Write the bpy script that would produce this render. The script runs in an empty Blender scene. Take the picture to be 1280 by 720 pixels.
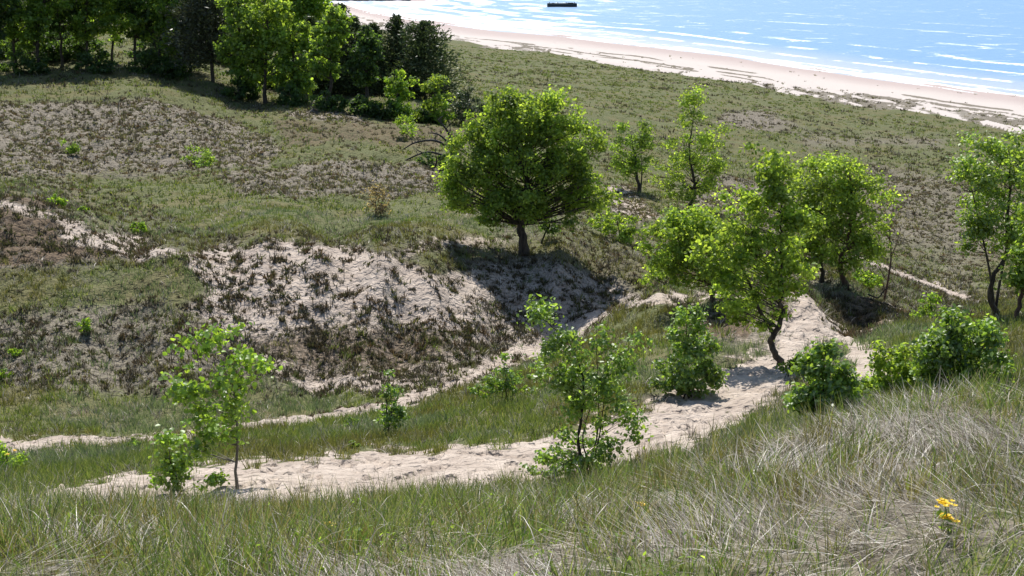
import bpy, math, numpy as np
from mathutils import Vector

# ------------------------------------------------------------------ camera model
F = 1372.0; PIT = math.radians(17.0); cP, sP = math.cos(PIT), math.sin(PIT)
WATER = -30.0
def ray(px, py):
    a = (np.asarray(px, float)-640)/F; b = (360-np.asarray(py, float))/F
    d = cP+b*sP
    return a/d, (-sP+b*cP)/d               # x/y , z/y
def W(px, py, y):
    u, t = ray(px, py); return np.array([u*y, y, t*y])
def project(x, y, z):
    yc = y*cP - z*sP; yc = np.where(yc < 0.05, 0.05, yc)
    return 640+F*x/yc, 360-F*(y*sP+z*cP)/yc

# ------------------------------------------------------------------ noise
def _h(ix, iy, s):
    n = (ix.astype(np.int64)*374761393 + iy.astype(np.int64)*668265263 + s*974634777) & 0xffffffff
    n = ((n ^ (n >> 13))*1274126177) & 0xffffffff
    n = n ^ (n >> 16)
    return (n & 0xffff)/65535.0
def noise(x, y, s=0):
    ix = np.floor(x); iy = np.floor(y); fx = x-ix; fy = y-iy
    fx = fx*fx*(3-2*fx); fy = fy*fy*(3-2*fy)
    a = _h(ix, iy, s); b = _h(ix+1, iy, s); c = _h(ix, iy+1, s); d = _h(ix+1, iy+1, s)
    return (a*(1-fx)+b*fx)*(1-fy)+(c*(1-fx)+d*fx)*fy
def fbm(x, y, s=0, o=4):
    r = 0; a = 1; t = 0
    for k in range(o):
        r = r+a*noise(x*2**k+k*17.3, y*2**k-k*9.1, s+k); t += a; a *= .5
    return r/t
def sstep(a, b, x):
    t = np.clip((x-a)/(b-a), 0, 1); return t*t*(3-2*t)

# ------------------------------------------------------------------ terrain control points (where the land lies: view ray + distance)
C = []
def cd(px, py, d):
    u, t = ray(px, py); C.append((u*d, d, t*d))
def cz(px, py, z):
    u, t = ray(px, py); d = z/t; C.append((u*d, d, z))
for p in [(0,720,4.5),(320,720,4.3),(640,720,4.2),(960,720,3.9),(1280,720,3.6),
          (0,668,6.8),(320,672,6.6),(640,668,6.4),(960,640,5.5),(1280,620,5),
          (1280,506,8.5),(1190,508,8.7),(1100,522,9),(960,560,9.6),(850,590,10.3),(740,618,11),(580,634,11.6),(420,642,12),(200,650,12),(0,640,11),
          (150,608,17),(280,600,17.5),(400,592,18),(600,572,19.5),(800,540,21),(900,500,24),(975,455,28),(1000,405,33),(1010,378,35),
          (0,590,20),(0,572,25),(200,575,21),(300,565,22),(400,562,22),(500,550,24),
          (0,555,29),(200,549,29),(330,532,31),(440,517,33),(560,488,36),(650,443,42),
          (400,540,28),(580,540,24),(600,510,29),(650,470,37),(700,500,26),(760,470,28),(800,440,31),(740,425,38),(690,520,23.5),
          (240,318,46),(330,308,47),(400,308,46.5),(480,320,45.5),(540,345,45),(400,390,42.5),(300,390,42.5),(400,480,38.5),(300,480,38),(500,440,41),(560,400,43),
          (400,292,54),(560,302,51),(400,250,66),(420,200,80),(430,150,100),(430,128,115),(250,292,53),(500,275,58),
          (0,247,52),(50,262,50.5),(120,285,49),(200,304,47.5),(0,330,45),(120,335,45),(0,400,40.5),(150,400,41),(0,470,36.5),(150,480,37),(0,525,32),(150,520,33),
          (0,235,66),(120,262,60),(200,270,58),
          (0,190,80),(0,130,100),(0,95,115),(180,127,102),(90,130,101),(260,150,98),(200,210,78),(100,205,79),(330,190,84),(300,140,106),(350,165,92),
          (100,76,128),(250,97,125),(400,125,118),(540,140,112),(0,40,170),(200,40,175),(360,60,180),(0,5,260),(200,0,300),
          (655,318,52),(750,308,54),(620,332,49.5),(700,332,49.5),(700,370,47.8),(700,412,46.2),(600,400,44.2),(620,440,43),(770,345,50),(760,372,48.5),
          (755,391,41),(820,369,38),(900,371,37),(980,372,36),(820,400,35.5),(880,430,31),(880,470,26),(900,400,34),
          (1058,357,40),(1030,372,39),(1070,402,37.3),(1105,385,38),(1080,425,33),(1040,440,30),(1130,410,33),(1250,396,34),(1200,430,28),(1280,440,25),(1200,485,19),(1060,480,22),(1030,522,17),(940,520,20.5),
          (1130,348,60),(1200,372,58),(1280,330,72),(1100,300,78),(1280,250,105),(1000,250,100),(1280,200,150),(1000,185,140),(900,130,190),(900,250,90),(800,240,85),
          (800,290,65),(870,300,62),(700,150,125),(600,150,110),(600,100,180),(600,75,260),(850,332,52),(930,340,46),(1010,332,50),(1092,345,49),(700,220,90),(560,215,80),(1100,220,125)]:
    cd(*p)
edge = [(1280,163),(1139,140),(1051,126),(984,116),(934,105),(850,93),(740,75),(640,62),(575,53),(500,43),(450,30)]
shore = [(1280,121),(1172,106),(1025,86),(917,70),(830,59),(700,43),(560,28),(500,20),(455,13),(430,5)]
for p in edge: cz(p[0], p[1], -27.6)
for p in shore: cz(p[0], p[1], -30.0); cz(p[0]+20, p[1]-6, -31.2)
for px, py in [(1280,80),(1000,50),(800,20),(640,5),(1280,0),(900,0)]: cz(px, py, -36)
cz(330,-8,-30); cz(250,-5,-27.5); cz(480,-8,-36)
# hidden ground just behind the near crest and behind rims
for x, y, z in [(4.0,12,-5.7),(6.2,12.5,-5.75),(2.2,13,-6.8),(0.6,14,-7.8),(-2,14.3,-7.8),(-5,14.2,-7.9),(-8,14,-7.6),
                (0,0,-1.65),(-3,0,-1.75),(3,0,-1.5),(0,2,-1.95),(-6,-4,-1.6),(6,-4,-1.2),(0,-5,-1.4),(-9,0,-2.2),(9,0,-1.3),
                (-18,52,-13.6),(-9,52,-13.9),(-24,60,-13.6),
                (16,44,-14.5),(19,45,-14.9),(18,40,-13.2),(9,44,-14.2),(4.6,45,-15.3),
                (-70,900,-22),(-400,1000,-25),(-300,400,-10)]:
    C.append((x, y, z))
base = list(C)
for x, y, z in base:                         # carry the land on beyond both sides of the view
    px, _ = project(x, y, z)
    if y > 3 and (px < 12 or px > 1265):
        k = 0.45 if px > 600 else -0.45
        C.append((x+k*y, y, z)); C.append((x+2.2*k*y, y, z))
C = np.array(C)
O = 6.0; SU = 4.0; CC = 0.03
def key(x, y):
    return np.stack([SU*x/(y+O), np.log(y+O)], -1)
K = key(C[:,0], C[:,1]); V = C[:,2]/(C[:,1]+O)
n = len(K)
D = np.sqrt(((K[:,None]-K[None])**2).sum(-1)+CC**2)
Pm = np.c_[np.ones(n), K]
A = np.block([[D - np.eye(n)*0.0006, Pm],[Pm.T, np.zeros((3,3))]])
sol = np.linalg.solve(A, np.r_[V, 0, 0, 0])
def smooth_z(x, y):
    sh = np.shape(x); x = np.ravel(x).astype(float); y = np.ravel(y).astype(float); out = np.empty(len(x))
    for i in range(0, len(x), 60000):
        k = key(x[i:i+60000], y[i:i+60000])
        d = (k[:,None,0]-K[None,:,0])**2+(k[:,None,1]-K[None,:,1])**2+CC**2
        out[i:i+60000] = (np.sqrt(d)@sol[:n] + sol[n] + k@sol[n+1:])*(y[i:i+60000]+O)
    return out.reshape(sh)

# ------------------------------------------------------------------ ground cover map
def pdist(px, py, line):
    best = np.full(px.shape, 1e9)
    for (x0,y0,w0),(x1,y1,w1) in zip(line[:-1], line[1:]):
        dx, dy = x1-x0, (y1-y0)
        t = np.clip(((px-x0)*dx+(py-y0)*dy)/(dx*dx+dy*dy), 0, 1)
        d = np.hypot(px-x0-t*dx, py-y0-t*dy)/(w0+(w1-w0)*t)
        best = np.minimum(best, d)
    return best
def inside(px, py, poly):
    p = np.array(poly, float); q = np.roll(p, -1, 0)
    c = np.zeros(px.shape, bool); d = np.full(px.shape, 1e9)
    for (x0,y0),(x1,y1) in zip(p, q):
        if y0 != y1:
            c ^= ((y0 > py) != (y1 > py)) & (px < (x1-x0)*(py-y0)/(y1-y0)+x0)
        dx, dy = x1-x0, y1-y0
        t = np.clip(((px-x0)*dx+(py-y0)*dy)/(dx*dx+dy*dy+1e-9), 0, 1)
        d = np.minimum(d, np.hypot(px-x0-t*dx, py-y0-t*dy))
    return np.where(c, d, -d)
PATH1 = [(60,622,8),(110,618,16),(170,612,22),(280,607,27),(400,600,30),(500,592,31),(600,582,28),(700,570,27),(800,546,35),(870,517,40),(930,487,37),(975,458,26),(992,428,18),(1005,402,22),(1008,380,15),(985,368,5)]
PATH2 = [(-200,562,10),(0,557,10),(100,554,8),(200,549,7),(330,531,5.5),(440,517,5),(520,497,7),(590,470,9),(640,447,11),(690,425,11),(735,404,9),(765,387,8),(820,372,6),(900,370,4),(985,371,4)]
PATH3 = [(1070,322,2),(1130,346,4),(1175,360,4),(1215,378,4)]
LINES = [(PATH1,12.5,41),(PATH2,24,47),(PATH3,48,75)]
# polygon, nearest, farthest, soft px, (sand, green, brown, grey)
POLYS = [
 ([(-400,480),(0,490),(200,500),(340,500),(450,490),(640,470),(700,400),(820,372),(860,420),(700,580),(400,600),(0,620),(-400,620)],15,48,12,(.05,.75,.1,.1)),
 ([(228,345),(250,312),(400,305),(480,318),(540,342),(605,350),(625,400),(600,450),(540,480),(470,500),(400,495),(350,470),(300,420),(235,380)],35,50,10,(.62,.0,.36,.02)),
 ([(236,345),(250,312),(400,305),(480,318),(540,342),(600,350),(600,372),(520,362),(440,345),(330,338),(270,350),(240,372)],38,50,8,(.80,0,.2,0)),
 ([(480,350),(560,352),(590,380),(560,400),(500,380)],38,50,12,(.85,0,.1,.05)),
 ([(560,385),(600,390),(610,420),(560,455),(480,470),(470,455),(540,430)],38,50,8,(.72,0,.25,.0)),
 ([(300,420),(420,400),(560,410),(600,440),(500,470),(380,470)],35,46,22,(.36,.22,.44,0)),
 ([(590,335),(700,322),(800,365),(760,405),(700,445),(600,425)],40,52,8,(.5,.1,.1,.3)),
 ([(540,296),(640,293),(640,306),(500,325),(480,312)],47,56,8,(.5,.3,.1,.1)),
 ([(-200,240),(0,244),(60,256),(110,290),(170,318),(60,328),(-200,330)],42,53,8,(.16,.04,.58,.22)),
 ([(50,262),(120,283),(190,302),(245,320),(180,328),(110,308),(60,275),(0,262),(0,250)],44,54,7,(.70,.05,.1,.1)),
 ([(-300,345),(230,335),(250,370),(120,385),(-300,400)],38,50,12,(.05,.6,.25,.1)),
 ([(-300,395),(240,385),(330,440),(300,480),(-300,490)],34,46,12,(.16,.25,.15,.44)),
 ([(150,225),(240,290),(620,290),(560,235)],50,75,12,(.03,.7,.2,.07)),
 ([(-300,130),(120,128),(180,122),(300,150),(355,185),(330,205),(200,215),(-300,225)],70,112,6,(.18,.12,.1,.6)),
 ([(270,222),(400,205),(560,208),(560,245),(440,250),(300,245)],62,90,6,(.12,.2,.12,.56)),
 ([(360,140),(420,138),(475,158),(440,166),(370,152)],90,118,3,(.4,.1,.1,.4)),
 ([(340,150),(640,165),(560,185),(350,180)],80,118,4,(.03,.5,.4,.07)),
 ([(755,232),(790,236),(825,275),(800,282),(765,258)],60,100,5,(.6,.05,.3,.05)),
 ([(1090,200),(1290,240),(1290,330),(1110,310),(1000,250)],65,150,14,(.12,.3,.15,.43)),
 ([(870,215),(1000,235),(1120,290),(1000,300),(850,260)],60,120,10,(.16,.25,.12,.47)),
 ([(905,138),(960,136),(1005,158),(940,168),(890,152)],120,220,13,(.25,.15,.1,.5)),
 ([(990,168),(1180,170),(1180,190),(1010,186)],120,200,13,(.15,.3,.1,.45)),
 ([(610,135),(720,150),(730,180),(640,175)],80,150,13,(.12,.3,.05,.53)),
 ([(890,345),(980,350),(1000,400),(960,440),(870,420)],28,42,8,(.4,.3,.3,0)),
 ([(870,395),(925,392),(935,420),(880,430)],28,40,5,(.25,.05,.7,0)),
 ([(1000,372),(1040,395),(1090,412),(1080,440),(1030,430),(990,450),(975,420)],25,41,6,(.92,.04,.04,0)),
 ([(1030,362),(1110,372),(1130,398),(1100,412),(1060,405)],35,42,5,(.3,.05,.6,.05)),
 ([(1105,378),(1150,392),(1130,402),(1100,398)],35,45,3,(.75,0,.15,.1)),
 ([(1120,395),(1290,400),(1290,470),(1090,470),(1060,440)],16,36,10,(.12,.75,.1,.03)),
 ([(1060,435),(1120,440),(1130,475),(1050,490)],16,34,8,(.7,.15,.1,.05)),
]
def cover(x, y, z):
    """sand, green, brown, grey weights of the ground at x, y"""
    px, py = project(x, y, z)
    wx = (fbm(x*.55+3, y*.55, 31, 4)-.5)*(30+34*sstep(25,40,y)); wy = (fbm(x*.55, y*.55+50, 37, 4)-.5)*(20+10*sstep(25,40,y))
    k = np.clip(30/np.maximum(y, 3), .25, 1.5)
    px2 = px+wx*k; py2 = py+wy*k
    n1 = fbm(x*.35/np.clip(y/40, .5, 4), y*.35/np.clip(y/40, .5, 4), 3, 4)
    n2 = fbm(x*.22+9, y*.1, 5, 4)
    far = sstep(60, 110, y)
    near = 1-sstep(12, 16, y)
    g = .45+.25*far+.0*near; b = .15+0*y; s = .03+.0*y; gr = .37-.25*far
    g = g*(.5+n1); gr = gr*(1.5-n1)+.25*far*sstep(.55, .7, n2); b = b*(.4+1.3*n2)
    out = np.stack([s, g, b, gr], -1)
    fg = np.stack([.10+0*y, .25+.5*sstep(.45, .6, n1), .2+0*y, .6-.2*sstep(.45, .6, n1)], -1)
    out = out*(1-near[...,None])+fg*near[...,None]
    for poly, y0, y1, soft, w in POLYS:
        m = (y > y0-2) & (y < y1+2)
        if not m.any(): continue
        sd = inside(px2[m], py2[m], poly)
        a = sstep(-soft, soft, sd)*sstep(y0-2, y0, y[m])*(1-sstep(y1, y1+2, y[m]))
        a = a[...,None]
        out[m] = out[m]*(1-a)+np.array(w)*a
    # beach
    m = y > 140
    if m.any():
        e = inside(px[m]+(fbm(x[m]*.05, y[m]*.02, 61)-.5)*20, py[m]+(fbm(x[m]*.08, y[m]*.02, 41, 4)-.5)*9, EDGEPOLY)
        a = sstep(-1.5, 1.5, e)[...,None]
        pn = fbm(x[m]*.12, y[m]*.035, 43, 4)
        dw = z[m]-WATER
        patch = sstep(.48, .56, pn*.6+.4*fbm(x[m]*.5, y[m]*.16, 47, 3))*sstep(1.35, 1.9, dw)
        sand = np.stack([1-patch*.6, patch*.3, patch*.0, patch*.35], -1)
        out[m] = out[m]*(1-a)+sand*a
    for line, y0, y1 in LINES:
        m = (y > y0) & (y < y1)
        if not m.any(): continue
        k2 = .5 if line is not PATH3 else .08
        d = pdist(px[m]+wx[m]*k2, py[m]+wy[m]*k2, line)
        d = d+(fbm(x[m]*2.6, y[m]*2.6, 45, 3)-.5)*(1.3 if line is PATH1 else 2.4)
        a = (1-sstep(.75, 1.1, d))*sstep(y0, y0+1.5, y[m])
        a = a[...,None]
        out[m] = out[m]*(1-a)+np.array([1.,0,0,0])*a
    return out
EDGEPOLY = [(1700,230)]+edge+[(400,10),(380,-40),(2200,-40),(2200,230)]

def relief(x, y, cov):
    s, g, b, gr = [cov[...,i] for i in range(4)]
    r = (.30+.8*sstep(52,75,y)*(1-sstep(120,150,y)))*(fbm(x*.22, y*.22, 11, 3)-.5)*sstep(10, 30, y)*(1-.7*sstep(.7,1,s))
    r = r+(b+gr)*((.62+.4*sstep(60,80,y))*(fbm(x*1.05, y*1.05, 13, 3)-.5)+.34*(fbm(x*2.0, y*2.0, 15, 2)-.5))*sstep(8, 24, y)*(1-sstep(170, 260, y))
    r = r+g*.16*(fbm(x*1.6, y*1.6, 17, 2)-.5)
    r = r+sstep(.8, 1, s)*(.11*(fbm(x*2.6, y*2.6, 19, 2)-.5)+.08*(noise(x*4.5, y*4.5, 23)-.5)-.10*sstep(.58,.72,noise(x*3.1+5, y*2.6, 24))*(y < 45))*(1-sstep(80, 140, y))
    r = r+sstep(.3,.8,s)*(1-sstep(.8,1,s))*.18*(fbm(x*1.8, y*1.8, 29, 3)-.5)*(y > 30)
    r = r+2.0*(fbm(x*.035, y*.035, 71, 3)-.5)*sstep(110, 160, y)*(1-sstep(.5, 1, s))
    return r

# ------------------------------------------------------------------ terrain grid
Ua = np.r_[np.linspace(-1.6,-.56,40,endpoint=False), np.linspace(-.56,.56,980), np.linspace(.56,1.6,41)[1:]]
La = np.r_[np.linspace(0,math.log(9),40,endpoint=False), np.linspace(math.log(9),math.log(75),760,endpoint=False),
           np.linspace(math.log(75),math.log(420),360,endpoint=False), np.linspace(math.log(420),math.log(2500),50)]
nu, nl = len(Ua), len(La)
Yg = np.repeat((np.exp(La)-O)[:,None], nu, 1); Xg = Ua[None,:]*(Yg+O)
Zs = smooth_z(Xg, Yg)
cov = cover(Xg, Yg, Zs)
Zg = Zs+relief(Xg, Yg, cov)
def ground(x, y):
    x = np.asarray(x, float); y = np.asarray(y, float)
    u = np.clip(x/(y+O), Ua[0]+1e-6, Ua[-1]-1e-6); l = np.clip(np.log(np.maximum(y+O, 1.001)), La[0]+1e-6, La[-1]-1e-6)
    i = np.clip(np.searchsorted(Ua, u)-1, 0, nu-2); j = np.clip(np.searchsorted(La, l)-1, 0, nl-2)
    a = (u-Ua[i])/(Ua[i+1]-Ua[i]); b = (l-La[j])/(La[j+1]-La[j])
    def q(G):
        aa, bb = (a, b) if G.ndim == 2 else (a[...,None], b[...,None])
        return (G[j,i]*(1-aa)+G[j,i+1]*aa)*(1-bb)+(G[j+1,i]*(1-aa)+G[j+1,i+1]*aa)*bb
    return q(Zg), q(cov)
def find_d(px, py, hint):
    """distance at which the land is seen at that pixel, nearest to the hint"""
    u, t = ray(px, py); ys = np.exp(np.linspace(math.log(max(2.5, hint*.5)), math.log(hint*1.8), 1500)); g = ground(u*ys, ys)[0]-t*ys
    k = np.nonzero(g[:-1]*g[1:] < 0)[0]
    if len(k) == 0:
        k = np.argmin(np.abs(g)); r = float(ys[k])
    else: r = float(ys[k[np.argmin(np.abs(np.log(ys[k]/hint)))]])
    if abs(math.log(r/hint)) > .12: print('DEPTH', px, py, hint, round(r, 1))
    return r
def gz(x, y): return float(ground(np.array([x]), np.array([y]))[0][0])

# ------------------------------------------------------------------ mesh + objects
col = bpy.context.scene.collection
def mesh(name, v, f, tint=None, smooth=False, mats=(), extra=None):
    v = np.asarray(v, np.float32); f = np.asarray(f, np.int32); k = f.shape[1]
    me = bpy.data.meshes.new(name)
    me.vertices.add(len(v)); me.vertices.foreach_set('co', v.ravel())
    me.loops.add(f.size); me.loops.foreach_set('vertex_index', f.ravel())
    me.polygons.add(len(f)); me.polygons.foreach_set('loop_start', np.arange(0, f.size, k, dtype=np.int32))
    if smooth: me.polygons.foreach_set('use_smooth', np.ones(len(f), bool))
    if tint is not None:
        a = me.attributes.new('tint', 'FLOAT_COLOR', 'POINT')
        c = np.ones((len(v), 4), np.float32); c[:, :tint.shape[1]] = tint; a.data.foreach_set('color', c.ravel())
    me.update(calc_edges=True)
    for m in mats: me.materials.append(m)
    return me
def obj(name, me, parent=None, **kw):
    o = bpy.data.objects.new(name, me); col.objects.link(o)
    if parent is not None: o.parent = parent
    for k, v in kw.items(): o[k] = v
    return o
def empty(name, loc, **kw):
    o = bpy.data.objects.new(name, None); col.objects.link(o); o.location = loc; o.empty_display_size = .3
    for k, v in kw.items(): o[k] = v
    return o

# ------------------------------------------------------------------ materials
def mat(name):
    m = bpy.data.materials.new(name); m.use_nodes = True; nt = m.node_tree; nt.nodes.clear()
    o = nt.nodes.new('ShaderNodeOutputMaterial'); return m, nt, o
def nd(nt, t, **kw):
    x = nt.nodes.new(t)
    for k, v in kw.items():
        if k in x.inputs: x.inputs[k].default_value = v
        else: setattr(x, k, v)
    return x
def mixc(nt, fac, a, b, bt='MIX'):
    m = nt.nodes.new('ShaderNodeMix'); m.data_type = 'RGBA'; m.blend_type = bt; m.clamp_factor = True
    for s, v in ((m.inputs[0], fac), (m.inputs[6], a), (m.inputs[7], b)):
        if isinstance(v, bpy.types.NodeSocket): nt.links.new(v, s)
        elif isinstance(v, tuple): s.default_value = (*v, 1)
        else: s.default_value = v
    return m.outputs[2]
def math_(nt, op, a, b=0.0, c=0.0, clamp=False):
    m = nt.nodes.new('ShaderNodeMath'); m.operation = op; m.use_clamp = clamp
    for s, v in zip(m.inputs, (a, b, c)):
        if isinstance(v, bpy.types.NodeSocket): nt.links.new(v, s)
        else: s.default_value = v
    return m.outputs[0]
def noise_n(nt, vec, scale, detail=4, rough=.6):
    x = nd(nt, 'ShaderNodeTexNoise', Scale=scale, Detail=detail, Roughness=rough); nt.links.new(vec, x.inputs['Vector']); return x.outputs['Fac']
def ramp(nt, fac, a, b):
    x = nt.nodes.new('ShaderNodeMapRange'); x.interpolation_type = 'SMOOTHSTEP'
    nt.links.new(fac, x.inputs[0]); x.inputs[1].default_value = a; x.inputs[2].default_value = b; return x.outputs[0]

def ground_mat():
    m, nt, out = mat('dune_ground')
    pos = nd(nt, 'ShaderNodeNewGeometry').outputs['Position']
    at = nd(nt, 'ShaderNodeAttribute', attribute_name='tint'); sep = nd(nt, 'ShaderNodeSeparateColor'); nt.links.new(at.outputs['Color'], sep.inputs[0])
    s, g, b = sep.outputs
    wet = at.outputs['Alpha']
    nA = noise_n(nt, pos, 1.3, 6, .65); nB = noise_n(nt, pos, 7, 5, .7); nC = noise_n(nt, pos, .25, 4, .6); nD = noise_n(nt, pos, 30, 3, .7)
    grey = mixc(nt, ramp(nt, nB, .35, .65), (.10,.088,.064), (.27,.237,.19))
    green = mixc(nt, ramp(nt, nB, .35, .65), (.070,.082,.032), (.155,.160,.075))
    green = mixc(nt, ramp(nt, nC, .45, .62), green, (.135,.125,.058))
    brown = mixc(nt, ramp(nt, nB, .35, .65), (.075,.056,.040), (.175,.130,.085))
    sand = mixc(nt, ramp(nt, nA, .35, .7), (.355,.295,.245), (.49,.42,.355))
    sand = mixc(nt, ramp(nt, nD, .62, .75), sand, (.30,.24,.20))
    sand = mixc(nt, ramp(nt, nB, .60, .72), sand, (.25,.20,.17))
    sy = nd(nt, 'ShaderNodeSeparateXYZ'); nt.links.new(pos, sy.inputs[0])
    sand = mixc(nt, ramp(nt, sy.outputs[1], 110, 150), sand, (.53,.475,.435))
    sand = mixc(nt, wet, sand, (.43,.355,.33))
    # break the borders of the zones with noise
    jit = math_(nt, 'MULTIPLY_ADD', nB, .9, -.45)
    def th(w, lo, hi): return ramp(nt, math_(nt, 'ADD', w, jit), lo, hi)
    c = mixc(nt, th(g, .25, .5), grey, green)
    c = mixc(nt, th(b, .28, .5), c, brown)
    c = mixc(nt, th(s, .36, .56), c, sand)
    bs = nd(nt, 'ShaderNodeBsdfPrincipled', Roughness=.95); bs.inputs['Specular IOR Level'].default_value = .15
    nt.links.new(c, bs.inputs['Base Color'])
    bh = math_(nt, 'ADD', math_(nt, 'MULTIPLY', nB, .7), math_(nt, 'MULTIPLY', nD, .2))
    nE = noise_n(nt, pos, 4.2, 2, .5)
    bh = math_(nt, 'ADD', bh, math_(nt, 'MULTIPLY', ramp(nt, nE, .40, .58), .8))
    bp = nd(nt, 'ShaderNodeBump', Strength=.7, Distance=.12); nt.links.new(bh, bp.inputs['Height']); nt.links.new(bp.outputs[0], bs.inputs['Normal'])
    nt.links.new(bs.outputs[0], out.inputs[0]); return m
def leaf_mat(name, trans=.5, gloss=.06, tw=(1.7,1.75,.6), rough=.38):
    """colour comes from the per-leaf tint attribute"""
    m, nt, out = mat(name)
    at = nd(nt, 'ShaderNodeAttribute', attribute_name='tint')
    d = nd(nt, 'ShaderNodeBsdfDiffuse'); nt.links.new(at.outputs['Color'], d.inputs[0])
    t = nd(nt, 'ShaderNodeBsdfTranslucent'); nt.links.new(mixc(nt, 1.0, at.outputs['Color'], tw, 'MULTIPLY'), t.inputs[0])
    mx = nd(nt, 'ShaderNodeMixShader', Fac=trans); nt.links.new(d.outputs[0], mx.inputs[1]); nt.links.new(t.outputs[0], mx.inputs[2])
    g = nd(nt, 'ShaderNodeBsdfGlossy', Roughness=rough); g.inputs[0].default_value = (1,1,1,1)
    m2 = nd(nt, 'ShaderNodeMixShader', Fac=gloss); nt.links.new(mx.outputs[0], m2.inputs[1]); nt.links.new(g.outputs[0], m2.inputs[2])
    nt.links.new(m2.outputs[0], out.inputs[0]); return m
def bark_mat(name, a, b, sc=9):
    m, nt, out = mat(name)
    tc = nd(nt, 'ShaderNodeTexCoord'); mp = nd(nt, 'ShaderNodeMapping'); mp.inputs['Scale'].default_value = (1,1,.25)
    nt.links.new(tc.outputs['Object'], mp.inputs[0])
    n1 = noise_n(nt, mp.outputs[0], sc, 5, .7)
    bs = nd(nt, 'ShaderNodeBsdfPrincipled', Roughness=.9); nt.links.new(mixc(nt, ramp(nt, n1, .35, .65), a, b), bs.inputs['Base Color'])
    bp = nd(nt, 'ShaderNodeBump', Strength=.6, Distance=.02); nt.links.new(n1, bp.inputs['Height']); nt.links.new(bp.outputs[0], bs.inputs['Normal'])
    nt.links.new(bs.outputs[0], out.inputs[0]); return m
def plain_mat(name, a, b, sc=6, rough=.7, metal=0):
    m, nt, out = mat(name)
    tc = nd(nt, 'ShaderNodeTexCoord'); n1 = noise_n(nt, tc.outputs['Object'], sc, 5, .65)
    bs = nd(nt, 'ShaderNodeBsdfPrincipled', Roughness=rough, Metallic=metal); nt.links.new(mixc(nt, n1, a, b), bs.inputs['Base Color'])
    nt.links.new(bs.outputs[0], out.inputs[0]); return m
def water_mat():
    m, nt, out = mat('lake_water')
    pos = nd(nt, 'ShaderNodeNewGeometry').outputs['Position']
    at = nd(nt, 'ShaderNodeAttribute', attribute_name='tint'); sep = nd(nt, 'ShaderNodeSeparateColor'); nt.links.new(at.outputs['Color'], sep.inputs[0])
    foam_glare, shallow = sep.outputs[0], sep.outputs[1]
    n1 = noise_n(nt, pos, .9, 5, .65); n2 = noise_n(nt, pos, .22, 4, .6)
    c = mixc(nt, shallow, (.14,.27,.45), (.33,.38,.43))
    bs = nd(nt, 'ShaderNodeBsdfPrincipled', Roughness=.40, IOR=1.33); nt.links.new(c, bs.inputs['Base Color'])
    h = math_(nt, 'ADD', math_(nt, 'MULTIPLY', n1, .35), math_(nt, 'MULTIPLY', n2, 1.1))
    bp = nd(nt, 'ShaderNodeBump', Strength=.7, Distance=.5); nt.links.new(h, bp.inputs['Height']); nt.links.new(bp.outputs[0], bs.inputs['Normal'])
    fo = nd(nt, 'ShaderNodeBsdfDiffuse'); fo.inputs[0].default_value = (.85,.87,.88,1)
    ff = ramp(nt, math_(nt, 'ADD', foam_glare, math_(nt, 'MULTIPLY_ADD', n1, 1.5, -.75)), .28, .95)  # breaker foam and the painted sun glare share this white
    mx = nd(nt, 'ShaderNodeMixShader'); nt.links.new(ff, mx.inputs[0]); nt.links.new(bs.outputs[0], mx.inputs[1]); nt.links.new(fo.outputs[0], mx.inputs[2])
    nt.links.new(mx.outputs[0], out.inputs[0]); return m

M_ground = ground_mat(); M_water = water_mat()
M_leaf = leaf_mat('broad_leaf', .64, .02, (2.3,2.0,.9), .55)
M_gloss = leaf_mat('glossy_leaf', .55, .045, (2.05,1.85,.8), rough=.45)
M_needle = leaf_mat('pine_needle', .25, .03, (1.2,1.3,.7))
M_grass = leaf_mat('grass_blade', .45, .025, (1.4,1.4,.7), .5)
M_scrub = leaf_mat('scrub_blade', .3, .01, (1.2,1.15,.9), .6)
M_straw = leaf_mat('dead_straw', .3, .04, (1.1,1.05,.95), .45)
M_bark = bark_mat('dark_bark', (.022,.017,.014), (.085,.068,.052))
M_barkr = bark_mat('red_bark', (.05,.028,.02), (.13,.075,.05))
M_barkg = bark_mat('grey_bark', (.09,.08,.07), (.24,.22,.19))
M_dead = bark_mat('dead_wood', (.012,.011,.011), (.055,.05,.047))
M_petal = leaf_mat('yellow_petal', .35, .03, (1.1,1.0,.6))

# ------------------------------------------------------------------ the land
wet = sstep(WATER+1.15, WATER+.35, Zg)*(Yg > 120)
t = np.stack([cov[...,0], cov[...,1], cov[...,2], wet], -1).reshape(-1, 4)
# wrack lines: dark litter left on the beach
dw = Zg-WATER
for lv, amp, sd in ((1.25,.10,3),(1.6,.16,5),(2.0,.2,9)):
    q = np.abs(dw-lv-amp*4*(fbm(Xg*.03, Yg*.012, 80+sd, 3)-.5))
    line = (1-sstep(.04, .10, q))*sstep(.38, .5, fbm(Xg*.09, Yg*.03, 90+sd, 3))*(Yg > 150)
    line = line.reshape(-1)
    t[:,0] = t[:,0]*(1-line*.9); t[:,1] = t[:,1]*(1-line)
idx = np.arange(nu*nl).reshape(nl, nu)
faces = np.stack([idx[:-1,:-1], idx[:-1,1:], idx[1:,1:], idx[1:,:-1]], -1).reshape(-1, 4)
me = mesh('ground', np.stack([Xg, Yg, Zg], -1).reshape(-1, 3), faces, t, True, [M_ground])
obj('ground', me, kind='structure', label='sandy dune land with paths, scrub and a pale beach beside the lake')

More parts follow.
